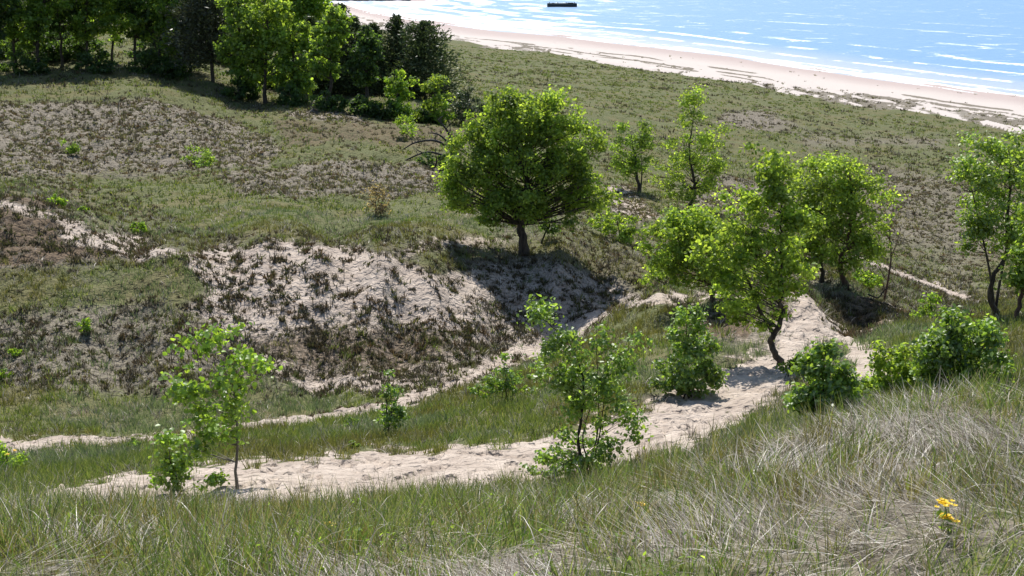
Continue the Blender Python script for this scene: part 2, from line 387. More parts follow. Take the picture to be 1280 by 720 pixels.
# ------------------------------------------------------------------ lake with real waves
sp = np.array([W(px, py, WATER/ray(px, py)[1])[:2] for px, py in shore])
ext0 = sp[0]+(sp[0]-sp[1])*12; ext1 = sp[-1]+(sp[-1]-sp[-2])*6
sp = np.vstack([ext0, sp, ext1])
def shore_dist(x, y):
    best = np.full(x.shape, 1e9); along = np.zeros(x.shape); acc = 0
    for a, b in zip(sp[:-1], sp[1:]):
        d = b-a; L = np.hypot(*d)
        tt = np.clip(((x-a[0])*d[0]+(y-a[1])*d[1])/(L*L), 0, 1)
        q = np.hypot(x-a[0]-tt*d[0], y-a[1]-tt*d[1]); m = q < best
        best = np.where(m, q, best); along = np.where(m, acc+tt*L, along); acc += L
    return best, along
wu = np.linspace(-1.3, 1.3, 760); wl = np.r_[np.linspace(math.log(120), math.log(1500), 900), np.linspace(math.log(1500), math.log(30000), 40)[1:]]
WY = np.repeat(np.exp(wl)[:,None], len(wu), 1); WX = wu[None]*WY
dist, al = shore_dist(WX, WY)
ph = dist/ (6.5+np.clip(dist, 0, 200)*.045)
ph = ph+2.2*fbm(al*.012, dist*.01, 101, 3)
fade = 1-sstep(500, 1400, WY)
crest = np.maximum(0, np.sin(ph*2*math.pi*.55))**3
br = fbm(al*.06, np.floor(ph*.55+.25)*7.3, 105, 3)
WZ = WATER+fade*(.30*crest*(.4+br)+.22*(fbm(WX*.18, WY*.18, 103, 3)-.5)*sstep(5, 30, dist))
zone = (1-sstep(45, 80, dist))*.6+.34-.16*sstep(100, 400, dist)
foam_glare = sstep(.45, .8, crest)*sstep(.62-.22*zone, .70-.16*zone, br)*(zone+.1)
far_f = sstep(.60, .72, fbm(al*.05, dist*.16, 111, 3))*sstep(.5, .9, crest)*.75
foam_glare = np.maximum(foam_glare, far_f*(1-sstep(150, 600, dist)))
fx = sstep(.5, .68, fbm(al*.11, dist*.35, 121, 3))*sstep(.2, .7, crest)*1.0*(1-sstep(40, 160, dist))
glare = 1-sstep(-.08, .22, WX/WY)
foam_glare = np.maximum(foam_glare, fx); foam_glare = foam_glare*(.55+.9*fbm(al*.4, dist*.5, 123, 2))
caps = sstep(.71, .80, fbm(WX*.11, WY*.30, 127, 3))*.8*(1-sstep(300,900,dist))
foam_glare = np.maximum(foam_glare, caps)
foam_glare = foam_glare*(.75+.25*glare)+glare*.85*sstep(.36, .62, fbm(al*.03, dist*.12, 125, 4))  # sun glare on the left side painted white into the foam mask
foam_glare = np.maximum(foam_glare, 1-sstep(1.0, 3.5, dist+2*(fbm(al*.1, al*0, 115)-.5)))
shal = 1-sstep(4, 45, dist)
i2 = np.arange(WX.size).reshape(WX.shape)
wf = np.stack([i2[:-1,:-1], i2[:-1,1:], i2[1:,1:], i2[1:,:-1]], -1).reshape(-1, 4)
me = mesh('lake', np.stack([WX, WY, WZ], -1).reshape(-1, 3), wf, np.stack([foam_glare, shal, 0*foam_glare], -1).reshape(-1, 3), True, [M_water])
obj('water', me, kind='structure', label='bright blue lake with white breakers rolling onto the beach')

# ------------------------------------------------------------------ tubes, leaves, blades
def tube(pts, rad, sides=6):
    pts = np.asarray(pts, float); k = len(pts); rad = np.asarray(rad, float)
    tg = np.gradient(pts, axis=0); tg /= np.linalg.norm(tg, axis=1)[:,None]+1e-9
    ref = np.array([0.,0.,1.]) if abs(tg[:,2]).mean() < .9 else np.array([1.,0,0])
    s1 = np.cross(tg, ref); s1 /= np.linalg.norm(s1, axis=1)[:,None]+1e-9; s2 = np.cross(tg, s1)
    a = np.linspace(0, 2*np.pi, sides, endpoint=False)
    v = pts[:,None]+rad[:,None,None]*(np.cos(a)[None,:,None]*s1[:,None]+np.sin(a)[None,:,None]*s2[:,None])
    i = np.arange(k*sides).reshape(k, sides); j = np.roll(i, -1, 1)
    f = np.stack([i[:-1], j[:-1], j[1:], i[1:]], -1).reshape(-1, 4)
    return v.reshape(-1, 3), f
class MB:
    def __init__(s): s.v = []; s.f = []; s.c = []; s.n = 0
    def add(s, v, f, c=None):
        s.v.append(v); s.f.append(np.asarray(f)+s.n); s.n += len(v)
        if c is not None: s.c.append(c)
    def tube(s, pts, rad, sides=6): s.add(*tube(pts, rad, sides))
    def build(s, name, mats, smooth=True):
        return mesh(name, np.vstack(s.v), np.vstack(s.f), np.vstack(s.c) if s.c else None, smooth, mats)
def smoothline(pts, m=4):
    pts = np.asarray(pts, float); 
    if len(pts) < 3: 
        tt = np.linspace(0, 1, m)[:,None]; return pts[0]*(1-tt)+pts[-1]*tt
    P = np.vstack([2*pts[0]-pts[1], pts, 2*pts[-1]-pts[-2]]); out = []
    for i in range(1, len(P)-2):
        for q in np.linspace(0, 1, m, endpoint=False):
            a, b, c, d = P[i-1:i+3]
            out.append(.5*((2*b)+(-a+c)*q+(2*a-5*b+4*c-d)*q*q+(-a+3*b-3*c+d)*q**3))
    out.append(pts[-1]); return np.array(out)
def leaves(ctr, nrm, size, rng, aspect=.62, shape=6):
    N = len(ctr)
    nrm = nrm/(np.linalg.norm(nrm, axis=1)[:,None]+1e-9)
    r = rng.normal(size=(N,3)); ax = np.cross(nrm, r); ax /= np.linalg.norm(ax, axis=1)[:,None]+1e-9
    sd = np.cross(nrm, ax); size = np.broadcast_to(size, (N,))[:,None]
    fold = rng.uniform(.05, .35, (N,1))
    L = size; Wd = size*aspect*.5
    if shape == 4:
        p = [ctr-ax*L*.5, ctr+sd*Wd+nrm*Wd*fold, ctr+ax*L*.5, ctr-sd*Wd+nrm*Wd*fold]
        v = np.stack(p, 1).reshape(-1, 3); b = np.arange(N)[:,None]*4
        return v, np.vstack([b+[0,1,2], b+[0,2,3]]), 4
    dr = rng.uniform(-.05, .25, (N,1))
    p = [ctr-ax*L*.5, ctr-ax*L*.12+sd*Wd+nrm*Wd*fold, ctr+ax*L*.22+sd*Wd*.8+nrm*Wd*fold*.6-nrm*L*dr*.3,
         ctr+ax*L*.5-nrm*L*dr, ctr+ax*L*.22-sd*Wd*.8+nrm*Wd*fold*.6-nrm*L*dr*.3, ctr-ax*L*.12-sd*Wd+nrm*Wd*fold]
    v = np.stack(p, 1).reshape(-1, 3); b = np.arange(N)[:,None]*6
    return v, np.vstack([b+[0,1,2], b+[0,2,3], b+[0,3,4], b+[0,4,5]]), 6
def tints(N, cols, rng, var=.22, k=1):
    cols = np.array(cols); w = rng.uniform(0, 1, N)*(len(cols)-1); i = np.minimum(w.astype(int), len(cols)-2); w = (w-i)[:,None]
    c = cols[i]*(1-w)+cols[i+1]*w
    c = c*np.exp(rng.normal(0, var, (N,1)))
    return np.repeat(np.clip(c, 0, .9), k, 0)
GREEN_Y = [(.105,.18,.032),(.17,.265,.05),(.24,.34,.075)]
GREEN_M = [(.085,.16,.030),(.14,.235,.046),(.205,.31,.066)]
GREEN_D = [(.030,.066,.018),(.050,.100,.026),(.078,.14,.036)]
GREEN_B = [(.11,.205,.028),(.16,.275,.040),(.22,.33,.058)]
NEEDLE = [(.040,.062,.028),(.072,.10,.042),(.115,.145,.062)]
NEEDLEG = [(.042,.052,.032),(.070,.080,.048),(.10,.108,.066)]

ALLT = []
def tree(name, base_px, d, blobs, label, cat='tree', group=None, trunk=None, tr=None, leaf=.10, nleaf=6000, clumps=60, pal=GREEN_Y,
         barkm=None, leafm=None, seed=1, rc=None, aspect=.62, shape=6, stems=1, limbs=True, depth=1.0, drop=.15, fixd=False, grow=1.0):
    rng = np.random.default_rng(seed); d = find_d(base_px[0], min(base_px[1], 718), d) if not fixd else d
    u, _ = ray(base_px[0], base_px[1]); bx, by = float(u*d), float(d); bz = gz(bx, by)
    B = np.array([bx, by, bz]); s = d/F/ (cP)          # metres per pixel at that distance
    s = 1.0/F*(d*cP-bz*sP)
    bl = []
    for b in blobs:
        c = W(b[0], b[1], d); rx = b[2]*s*grow; rz = b[3]*s*1.03*grow; bl.append((c-B, rx, rz, (rx*.95 if len(b) < 5 else b[4]*s)*depth))
    vol = np.array([q[1]*q[2]*q[3] for q in bl])**.8; pr = vol/vol.sum()
    top = max(q[0][2]+q[2] for q in bl)
    if trunk is None:
        cx = bl[int(np.argmax(vol))][0]; trunk_l = [np.zeros(3), np.array([cx[0]*.3, 0, top*.35]), np.array([cx[0]*.8, 0, top*.65]), np.array([cx[0], 0, top*.93])]
    else:
        trunk_l = [np.zeros(3)]+[W(px, py, d)-B for px, py in trunk]
    jit = rng.normal(0, .02*top, (len(trunk_l), 3)); jit[0] = 0; jit[:,2] = 0
    jit[:,:2] += 0
    tl = smoothline(np.array(trunk_l)+jit, 5); tl[1:-1,:2] += rng.normal(0, .006*top, (len(tl)-2, 2)); tl[0][2] -= drop
    tr = tr or top*.018
    k = len(tl); q = np.linspace(0, 1, k); rad = tr*(1-q)**.8+tr*.12; rad[0] *= 1.5; rad[1] *= 1.12
    T = MB(); T.tube(tl, rad, 9)
    extra = []
    for sidx in range(stems-1):
        qb = bl[rng.integers(len(bl))][0]; st = np.array([np.zeros(3)+rng.normal(0, .12, 3)*[1,1,0], qb*[.3,.3,.35]+rng.normal(0,.1,3)*[1,1,0], qb*[1,1,1]])
        sl = smoothline(st, 5); sl[0][2] -= drop; T.tube(sl, np.linspace(tr*.7, tr*.15, len(sl)), 6); extra.append(sl)
    axis = np.vstack([tl]+extra)
    hb = None
    # clumps
    which = rng.choice(len(bl), clumps, p=pr)
    dirs = rng.normal(size=(clumps,3)); dirs /= np.linalg.norm(dirs, axis=1)[:,None]
    rr = rng.uniform(.25, 1, clumps)**.55*rng.choice([1, 1, 1.12], clumps)
    cc = np.array([bl[w][0]+dirs[i]*rr[i]*np.array([bl[w][1], bl[w][3], bl[w][2]])*.88 for i, w in enumerate(which)])
    cc[:,2] = np.maximum(cc[:,2], .12*min(top, 2))
    base_r = rc or .33*(vol.mean()**(1/2.4))
    if rc is None: base_r = 1.05*np.mean([min(q[1], q[2]) for q in bl])/max(1.5, (clumps/len(bl))**.42)
    cr = base_r*rng.uniform(.65, 1.35, clumps)
    if limbs:
        for i in range(clumps):
            c = cc[i]; dd = np.linalg.norm(axis-c-np.array([0,0,-.35])*np.linalg.norm(c[:2]-0), axis=1)
            h = np.hypot(*(axis[:,:2]-c[:2]).T)
            lo = max(.18*top, cc[:,2].min()*.9) if stems == 1 else .12*top
            cost = np.abs(axis[:,2]-np.maximum(c[2]-.55*h, lo))+.3*h+(axis[:,2] < lo*.8)*9
            j = int(np.argmin(cost)); a = axis[j]
            if np.linalg.norm(c-a) < .05: continue
            mid = (a+c)/2+np.array([0,0,.02*np.linalg.norm(c-a)])+rng.normal(0,.05*np.linalg.norm(c-a),3)
            fr = min(1, j/max(1, k)) if j < k else .5
            r0 = max(tr*.07, min(tr*.3*(1-fr*.7), .022*np.linalg.norm(c-a)+tr*.05))
            ln = smoothline([a, mid, c], 3); T.tube(ln, np.linspace(r0, r0*.22, len(ln)), 5)
            for _ in range(3):
                e = c+rng.normal(0, cr[i]*.6, 3); l2 = np.array([ln[len(ln)//2+1], (ln[-2]+e)/2+rng.normal(0,cr[i]*.1,3), e]); T.tube(l2, [r0*.35, r0*.22, r0*.12], 3)
    wt = cr**2; ci = rng.choice(clumps, nleaf, p=wt/wt.sum())
    dv = rng.normal(size=(nleaf,3)); dv /= np.linalg.norm(dv, axis=1)[:,None]
    off = dv*(rng.uniform(0, 1, (nleaf,1))**.6)*cr[ci][:,None]*np.array([1.15,1.15,.8])*rng.choice([.75,1,1.2,1.6],(nleaf,1))
    pos = cc[ci]+off
    ok = pos[:,2] > .05; pos = pos[ok]; off = off[ok]; ci = ci[ok]
    nrm = np.array([0,-.15,.5])+off/(cr[ci][:,None]+1e-6)*.5+rng.normal(0, .55, pos.shape)
    v, f, kk = leaves(pos, nrm, leaf*rng.uniform(.65, 1.25, len(pos)), rng, aspect, shape)
    cl = rng.normal(0, .16, clumps)
    tn = tints(len(pos), pal, rng, .14)*np.exp(cl[ci])[:,None]
    root = empty(name, B, label=label, category=cat)
    if group: root['group'] = group
    o = obj('trunk' if cat == 'tree' else 'stem', T.build(name+'_trunk', [barkm or M_bark]), root)
    o2 = obj('crown' if cat == 'tree' else 'foliage', mesh(name+'_crown', v, f, np.repeat(np.clip(tn,0,.9), kk, 0), False, [leafm or M_leaf]), root)
    ALLT.append(root); return root

def pine(base_px, d, hpx, wpx, label, seed, pal=NEEDLE, group=None, n=7500, name='pine_tree', low=.05, lean=0, base_z=None, shape_pow=.8, nl=.42):
    rng = np.random.default_rng(seed); d = float(d)
    u, _ = ray(base_px[0], base_px[1]); bx, by = float(u*d), float(d); bz = gz(bx, by); B = np.array([bx, by, bz])
    s = 1.0/F*(d*cP-bz*sP); H = hpx*s; Wd = wpx*s*.5
    tl = np.array([[0,0,-.2],[lean*.3,0,H*.35],[lean*.7,0,H*.7],[lean,0,H]])+np.r_[np.zeros((1,3)), rng.normal(0,.01*H,(3,3))*[1,1,0]]
    tl = smoothline(tl, 5); tr = H*.017
    T = MB(); T.tube(tl, np.linspace(tr, tr*.12, len(tl)), 8)
    P, A, S = [], [], []
    nb = int(60+H*3)
    for i in range(nb):
        q = low+(1-low)*((i+rng.uniform(0,.8))/nb); z = q*H; a = i*2.4+rng.normal(0,.3)
        x0 = np.interp(z, tl[:,2], tl[:,0])
        L = Wd*(1-((q-low)/(1-low))**1.25)**shape_pow*rng.choice([.35,.6,.85,1.05,1.4])*(.75+.5*min(1, (q-low)/.15))+.12*Wd
        up = -.06+.42*q+rng.normal(0,.08)
        dr = np.array([math.cos(a), math.sin(a), up]); st = np.array([x0, 0, z])
        pts = np.array([st, st+dr*L*.5-[0,0,.04*L], st+dr*L+[0,0,.05*L]])
        T.tube(pts, [tr*.3*(1-q)+.012, tr*.18*(1-q)+.009, .006], 4)
        m = max(6, int(n/nb*(.3+L/Wd)))
        tt = rng.uniform(.22, 1.05, m)[:,None]; side = np.array([-dr[1], dr[0], 0])
        off = side*rng.normal(0,1,(m,1))*L*.30*(1.15-tt*.5)
        p = st+dr*L*tt+off+rng.normal(0,.10*L+.08,(m,3))
        ax = dr*.8+side*np.sign(off@side)[:,None]*.6+rng.normal(0,.45,(m,3))+[0,0,.25]
        P.append(p); A.append(ax)
    P = np.vstack(P); A = np.vstack(A); A /= np.linalg.norm(A, axis=1)[:,None]; N = len(P)
    r = rng.normal(size=(N,3)); sd = np.cross(A, r); sd /= np.linalg.norm(sd, axis=1)[:,None]
    L = nl*rng.uniform(.6,1.3,(N,1)); w = L*.16
    v = np.stack([P-A*L*.5, P+sd*w, P+A*L*.5, P-sd*w], 1).reshape(-1,3); b = np.arange(N)[:,None]*4; f = b+[0,1,2,3]
    root = empty(name, B, label=label, category='pine tree')
    if group: root['group'] = group
    obj('trunk', T.build(name+'_trunk', [M_bark]), root)
    obj('crown', mesh(name+'_crown', v, f, tints(N, pal, rng, .25, 4), False, [M_needle]), root)
    ALLT.append(root); return root

# ---- near and middle trees
tree('broad_tree', (655,318), 52, [(655,205,72,82),(600,240,52,50),(705,240,52,52),(655,150,56,44),(598,180,46,38),(722,185,44,38),(700,150,34,28),(612,150,30,26),(742,250,24,26),(628,130,26,26),(650,122,24,20),(690,138,28,24),(600,160,26,24),(575,215,30,30),(730,225,26,30),(640,265,62,24)],
     'large rounded tree with a straight dark trunk above the shaded hollow', trunk=[(655,280),(656,230),(657,180),(650,130)], tr=.21,
     leaf=.16, nleaf=42000, clumps=300, pal=GREEN_Y, seed=11, aspect=.75, shape=4)
tree('small_tree', (677,304), 54, [(677,280,12,12),(690,283,14,9)], 'thin sapling standing in the shade just right of the big tree trunk', leaf=.14, nleaf=450, clumps=14, pal=GREEN_D, seed=12, tr=.05)
tree('sapling', (297,612), 17.2, [(268,432,24,24),(228,450,22,20),(212,470,10,14),(290,468,34,28),(245,490,32,26),(330,456,18,9),(306,440,12,18),(262,525,36,24),(215,560,20,26),(286,500,26,30),(280,545,22,16),(245,430,20,12),(300,412,14,12)],
     'slender young tree with bright yellow-green leaves at the left end of the near path', trunk=[(293,560),(287,510),(286,470),(280,425)], tr=.024, leaf=.090, nleaf=1900, clumps=90, pal=GREEN_B, leafm=M_gloss, seed=13, aspect=.85, barkm=M_barkg, rc=.17)
tree('shrub', (222,618), 15.5, [(216,598,20,18),(246,562,16,10),(205,575,14,12),(262,602,22,8),(228,580,16,12)], 'low leafy shrub at the path end, left of the slender young tree', 'shrub', leaf=.085, nleaf=1000, clumps=34, pal=GREEN_B, leafm=M_gloss, seed=35, tr=.014, stems=4, rc=.13)
tree('sapling', (735,592), 14.5, [(672,392,24,14),(690,410,14,12),(700,440,30,28),(760,450,34,20),(790,432,22,20),(690,470,26,20),(735,480,44,28),(760,510,46,30),(775,545,24,18),(715,520,34,28),(725,560,40,22),(792,528,18,16),(745,420,16,20),(770,480,32,20),(700,578,40,12)],
     'leggy leafy sapling with a long reaching top branch, before the near path at the centre', trunk=[(735,550),(731,500),(728,460),(705,425),(665,390)], tr=.03, leaf=.080, nleaf=5400, clumps=115, pal=GREEN_M, leafm=M_gloss, seed=14, aspect=.62, rc=.17, stems=4)
tree('shrub', (690,592), 14.2, [(670,580,30,14),(720,582,34,12),(750,578,16,12)], 'low leafy shrub at the foot of the leggy central sapling', 'shrub', leaf=.08, nleaf=800, clumps=26, pal=GREEN_M, leafm=M_gloss, seed=15, tr=.015, rc=.1, stems=5)
tree('shrub', (632,505), 26.5, [(630,470,34,16),(610,485,24,12),(655,482,24,12),(628,450,12,8)], 'small spreading shrub on the grassy slope left of the leggy central sapling', 'shrub', leaf=.10, nleaf=1100, clumps=34, pal=GREEN_M, leafm=M_gloss, seed=16, tr=.02, stems=4)
tree('shrub', (487,545), 23, [(487,520,22,18),(488,490,14,16),(486,470,8,10),(500,508,12,14)], 'narrow upright shrub alone in the grass between the two sand paths', 'shrub', leaf=.085, nleaf=1100, clumps=36, pal=GREEN_M, leafm=M_gloss, seed=17, tr=.02, stems=3)
tree('bush', (862,497), 23.5, [(860,450,42,38),(835,470,24,20),(890,465,26,24),(858,405,22,26),(850,385,14,10),(880,432,26,20),(865,480,44,14)],
     'dense rounded bush on the left edge of the path beside the leaning forked tree', 'bush', leaf=.10, nleaf=5200, clumps=110, pal=GREEN_M, leafm=M_gloss, seed=18, tr=.03, stems=6)
tree('forked_tree', (976,456), 28, [(962,190,24,24),(975,225,26,28),(950,245,24,24),(968,280,38,34),(920,300,34,30),(895,335,32,28),(940,335,48,34),(995,320,30,36),(935,270,28,24),(1000,280,24,26),(925,365,36,24),(960,380,24,24),(988,262,20,22),(938,395,22,18)],
     'leaning tree with a low forked dark trunk at the edge of the sandy path', trunk=[(970,432),(965,412),(974,385),(973,340),(970,280),(963,200)], tr=.085, grow=1.18, leaf=.115, nleaf=10140, clumps=105, pal=GREEN_Y, seed=19, stems=1, aspect=.7, rc=.27, depth=.8)
# second fork of that tree
_ft = ALLT[-1]; _B = np.array(_ft.location)
_f = MB(); _f.tube(smoothline([W(966,416,_B[1])-_B, W(948,385,_B[1])-_B, W(935,350,_B[1])-_B, W(915,310,_B[1])-_B], 4), np.linspace(.06,.015,13), 7)
obj('limb', _f.build('fork_limb', [M_bark]), _ft)
tree('tree', (891,378), 37, [(880,310,46,36),(838,300,36,34),(920,305,26,34),(860,275,42,22),(835,325,26,22),(905,335,26,18),(870,345,44,16),(900,270,34,20),(825,330,22,20)],
     'round low-crowned tree with a short reddish trunk behind the thin sand rim', trunk=[(891,350),(888,310),(880,275)], tr=.085, grow=1.18, leaf=.135, nleaf=7800, clumps=80, pal=GREEN_Y, seed=20, barkm=M_barkr, shape=4, aspect=.75)
tree('tree', (862,262), 72, [(866,135,20,24),(862,165,26,28),(850,200,38,28),(835,185,18,20),(885,200,24,24),(865,230,36,20),(900,178,12,18),(830,220,20,14),(905,215,16,14)],
     'tall airy pointed tree right of the small two-stemmed tree', trunk=[(863,230),(864,190),(866,130)], tr=.12, grow=1.18, leaf=.19, nleaf=7280, clumps=85, pal=GREEN_Y, seed=21, shape=4, aspect=.7, rc=.5)
tree('tree', (799,240), 84, [(790,172,22,22),(778,188,16,22),(802,192,15,22),(790,205,20,14)], 'small two-stemmed dark green tree right of the big round tree', trunk=[(797,215),(792,195),(790,165)], tr=.13, grow=1.18, leaf=.22, nleaf=3380, clumps=50, pal=GREEN_M, seed=22, shape=4, stems=2)
tree('tree', (1058,358), 40, [(1060,215,26,26),(1045,240,34,30),(1075,245,30,28),(1055,280,44,30),(1090,290,24,24),(1030,300,28,26),(1062,315,38,20),(1085,215,22,16),(1035,270,26,26),(1098,255,20,22),(1040,215,24,20)],
     'rounded tree on the crumbling reddish bank, its trunk above exposed roots', trunk=[(1059,330),(1060,290),(1062,240),(1062,200)], tr=.10, grow=1.18, leaf=.13, nleaf=9880, clumps=105, pal=GREEN_Y, seed=23, barkm=M_barkr, shape=4, aspect=.7)
tree('tree', (1027,352), 43, [(1025,205,20,22),(1015,230,24,26),(1030,255,24,30),(1010,275,22,24),(1028,300,26,26),(1003,315,26,20),(995,250,18,20)],
     'narrow upright tree squeezed between the forked tree and the rounded bank tree', trunk=[(1028,320),(1028,270),(1025,200)], tr=.08, grow=1.18, leaf=.14, nleaf=7280, clumps=100, pal=GREEN_Y, seed=24, shape=4)
tree('tree', (1247,397), 34, [(1240,205,40,34),(1262,185,26,22),(1210,215,20,22),(1255,240,36,36),(1225,260,24,30),(1280,220,30,34),(1250,290,30,34),(1278,290,28,30),(1222,300,14,18),(1250,325,26,16)],
     'tall slender tree with upswept limbs and pale glinting leaves near the right edge', trunk=[(1248,360),(1252,310),(1250,250),(1256,180)], tr=.085, grow=1.18, leaf=.11, nleaf=8450, clumps=100, pal=GREEN_Y, leafm=M_gloss, seed=25, aspect=.7, rc=.32, stems=3)
tree('tree', (1267,404), 33.5, [(1290,330,28,34),(1300,270,30,40),(1282,355,18,14),(1305,220,26,30)], 'second tree leaning right beside the pale-leaved slender tree at the right edge', trunk=[(1275,370),(1288,330),(1298,260)], tr=.07, leaf=.14, nleaf=3200, clumps=70, pal=GREEN_M, seed=26, barkm=M_barkr, rc=.3)
tree('bush', (1030,528), 17, [(1028,490,34,28),(1010,505,24,20),(1050,500,26,20),(1025,455,20,20),(1035,435,14,10),(1005,470,14,16),(1055,470,16,16)],
     'leafy bush between the sandy path and the near grass crest', 'bush', leaf=.085, nleaf=4200, clumps=100, pal=GREEN_M, leafm=M_gloss, seed=27, tr=.02, stems=6, rc=.13)
tree('bush', (1200,498), 17.5, [(1195,445,44,34),(1230,460,36,26),(1175,420,24,20),(1205,402,26,20),(1232,425,26,22),(1165,460,26,26),(1250,470,24,16),(1200,480,56,16)],
     'wide bush with shiny white-glinting leaves behind the near grass crest on the right', 'bush', leaf=.085, nleaf=8500, clumps=150, pal=GREEN_M, leafm=M_gloss, seed=28, tr=.025, stems=7, rc=.14)
tree('bush', (1125,495), 18.5, [(1122,470,34,20),(1110,445,24,18),(1135,450,24,20),(1090,485,28,12),(1125,490,50,12)],
     'yellow-green bush left of the shiny-leaved wide bush', 'bush', leaf=.08, nleaf=3800, clumps=90, pal=GREEN_Y, seed=29, tr=.02, stems=6, rc=.14)
tree('shrub', (1165,402), 30, [(1163,380,14,16),(1172,390,14,10),(1150,392,12,8)], 'small yellow-green shrub in grass left of the slender right-hand trees', 'shrub', leaf=.10, nleaf=650, clumps=24, pal=GREEN_B, seed=30, tr=.02, stems=4)
tree('shrub', (1082,362), 41, [(1082,348,18,10),(1070,344,10,8),(1095,350,10,8)], 'little bright shrub on the bank just right of the reddish tree trunk', 'shrub', leaf=.14, nleaf=700, clumps=22, pal=GREEN_B, seed=31, tr=.02, stems=4, shape=4)
tree('shrub', (985,470), 24, [(985,455,18,10),(1000,450,10,8)], 'low shrub at the right foot of the leaning forked tree', 'shrub', leaf=.09, nleaf=420, clumps=16, pal=GREEN_Y, seed=32, tr=.015, stems=3)
tree('shrub', (775,302), 56, [(770,285,26,16),(752,275,18,14),(790,280,12,18),(765,298,28,8)], 'pale green shrub growing beside the lower right of the big round tree', 'shrub', leaf=.18, nleaf=1500, clumps=40, pal=GREEN_Y, seed=33, tr=.03, stems=4, shape=4)
tree('shrub', (832,356), 44, [(835,335,26,18),(815,345,18,10)], 'soft green shrub left of the low-crowned tree behind the rim', 'shrub', leaf=.16, nleaf=900, clumps=28, pal=GREEN_Y, seed=34, tr=.03, stems=4, shape=4)
# ---- small shrubs scattered on the left slopes
for i, (px, py, d, w, h, pal, lb) in enumerate([
    (248,208,79,26,14,GREEN_M,'spreading green shrub at the foot of the grey ridge'),
    (86,192,82,12,10,GREEN_M,'tiny green shrub on the grey ridge, left of the spreading one'),
    (70,258,62,12,8,GREEN_B,'yellow-green seedling behind the top of the dark left mound'),
    (104,266,60,7,5,GREEN_B,'smallest yellow-green seedling right behind the dark left mound'),
    (172,292,56,14,8,GREEN_B,'yellow-green seedling above the pale sandy shoulder of the left mound'),
    (105,415,40.2,9,10,GREEN_B,'bright seedling growing in the grey scrub of the left slope'),
    (20,444,38.6,10,6,GREEN_B,'bright low seedling near the left edge in grey scrub'),
    (2,475,36.2,12,8,GREEN_B,'bright seedling cut by the left edge of the view above the far path'),
    (508,171,95,13,16,GREEN_B,'small bright sapling bush in front of the dark pines'),
    (440,535,31,10,7,GREEN_M,'tiny shrub beside the far path left of the narrow upright shrub'),
    (470,270,60,20,22,[(.10,.09,.07),(.15,.135,.11),(.2,.18,.15)],'grey leafless-looking shrub in the grass below the dead branches'),
    (10,590,20,18,18,GREEN_B,'weedy bright green plant at the left edge between the paths'),
    (442,560,22.4,10,5,GREEN_M,'low leafy weed on the bank of the near path'),
    (165,560,26,14,6,GREEN_M,'low green weed patch beside the far path, left of the slender young tree'),
    ]):
    tree('seedling' if w < 13 else 'shrub', (px,py), d, [(px,py-h*.9,w,h),(px+w*.4,py-h*.6,w*.6,h*.6)], lb, 'shrub', 'small shrubs scattered over the dunes', leaf=max(.07,d*.0024), nleaf=260+int(w*h*1.6), clumps=14, pal=pal, seed=60+i, tr=.02, stems=3, shape=4)

# ---- middle-left group in front of the forest
tree('tree', (497,150), 104, [(495,95,14,18),(492,118,22,18),(505,112,18,16),(495,135,28,12)], 'light green conical young tree in front of the dark pines', leaf=.32, nleaf=2600, clumps=60, pal=GREEN_B, seed=40, tr=.09, shape=4)
tree('tree', (545,155), 106, [(542,118,19,22),(540,140,22,14),(545,100,13,10)], 'rounded green tree between the light conical tree and the dark juniper', leaf=.32, nleaf=2300, clumps=50, pal=GREEN_Y, seed=41, tr=.09, shape=4)
tree('juniper', (586,156), 104, [(586,130,26,20),(575,140,22,12),(600,140,20,12)], 'dark dense juniper bush beside the rounded green tree', 'bush', leaf=.3, nleaf=3000, clumps=60, pal=NEEDLE, leafm=M_needle, seed=42, tr=.08, shape=4, aspect=.4)
tree('shrub', (562,158), 100, [(558,142,10,14),(552,150,12,8)], 'small yellow-green shrub left of the dark juniper', 'shrub', leaf=.28, nleaf=500, clumps=20, pal=GREEN_B, seed=43, tr=.04, shape=4)
tree('shrub', (545,208), 78, [(545,200,30,9),(562,190,12,10)], 'grey-green shrub under the bare black branches', 'shrub', leaf=.22, nleaf=1200, clumps=36, pal=GREEN_D, seed=44, tr=.05, stems=4, shape=4)

# ---- forest
forest = 'trees of the dark wood at the upper left'
def wood(px, py, d, blobs, lb, pal, seed, n=5000, lf=.36, tr=.17, **kw):
    tree('broadleaf_tree', (px,py), d, blobs, lb, 'tree', forest, leaf=lf, nleaf=n, clumps=130, pal=pal, seed=seed, tr=tr, shape=4, aspect=.8, **kw)
wood(332,128,121,[(330,20,34,40),(318,60,34,30),(345,65,30,34),(330,95,32,18),(352,30,22,24)],'bright leafy tree at the front of the wood right of the grey pine',GREEN_Y,101,8500)
wood(385,95,150,[(385,0,36,30),(400,20,24,24),(372,30,26,26),(390,50,30,24)],'bright tall tree at the back of the wood beside the lake',GREEN_B,102,7000,.42)
wood(352,90,160,[(350,-30,40,30),(375,-15,34,24),(330,-10,28,24)],'bright treetop rising behind the front leafy tree of the wood',GREEN_B,103,5000,.42)
spec = [(-60,92,118),(-20,95,122),(18,88,125),(48,90,120),(78,84,128),(108,84,124),(140,80,133),(170,82,128),(200,88,127),(228,96,124)]
words = ['outside the left edge','at the left edge','second in from the left edge','with a thin crooked trunk near the left edge','behind the long blue shadow','above the middle of the long shadow','beside the bright gap in the wood','right of the bright gap in the wood','just left of the grey pine group','close on the left of the grey pine']
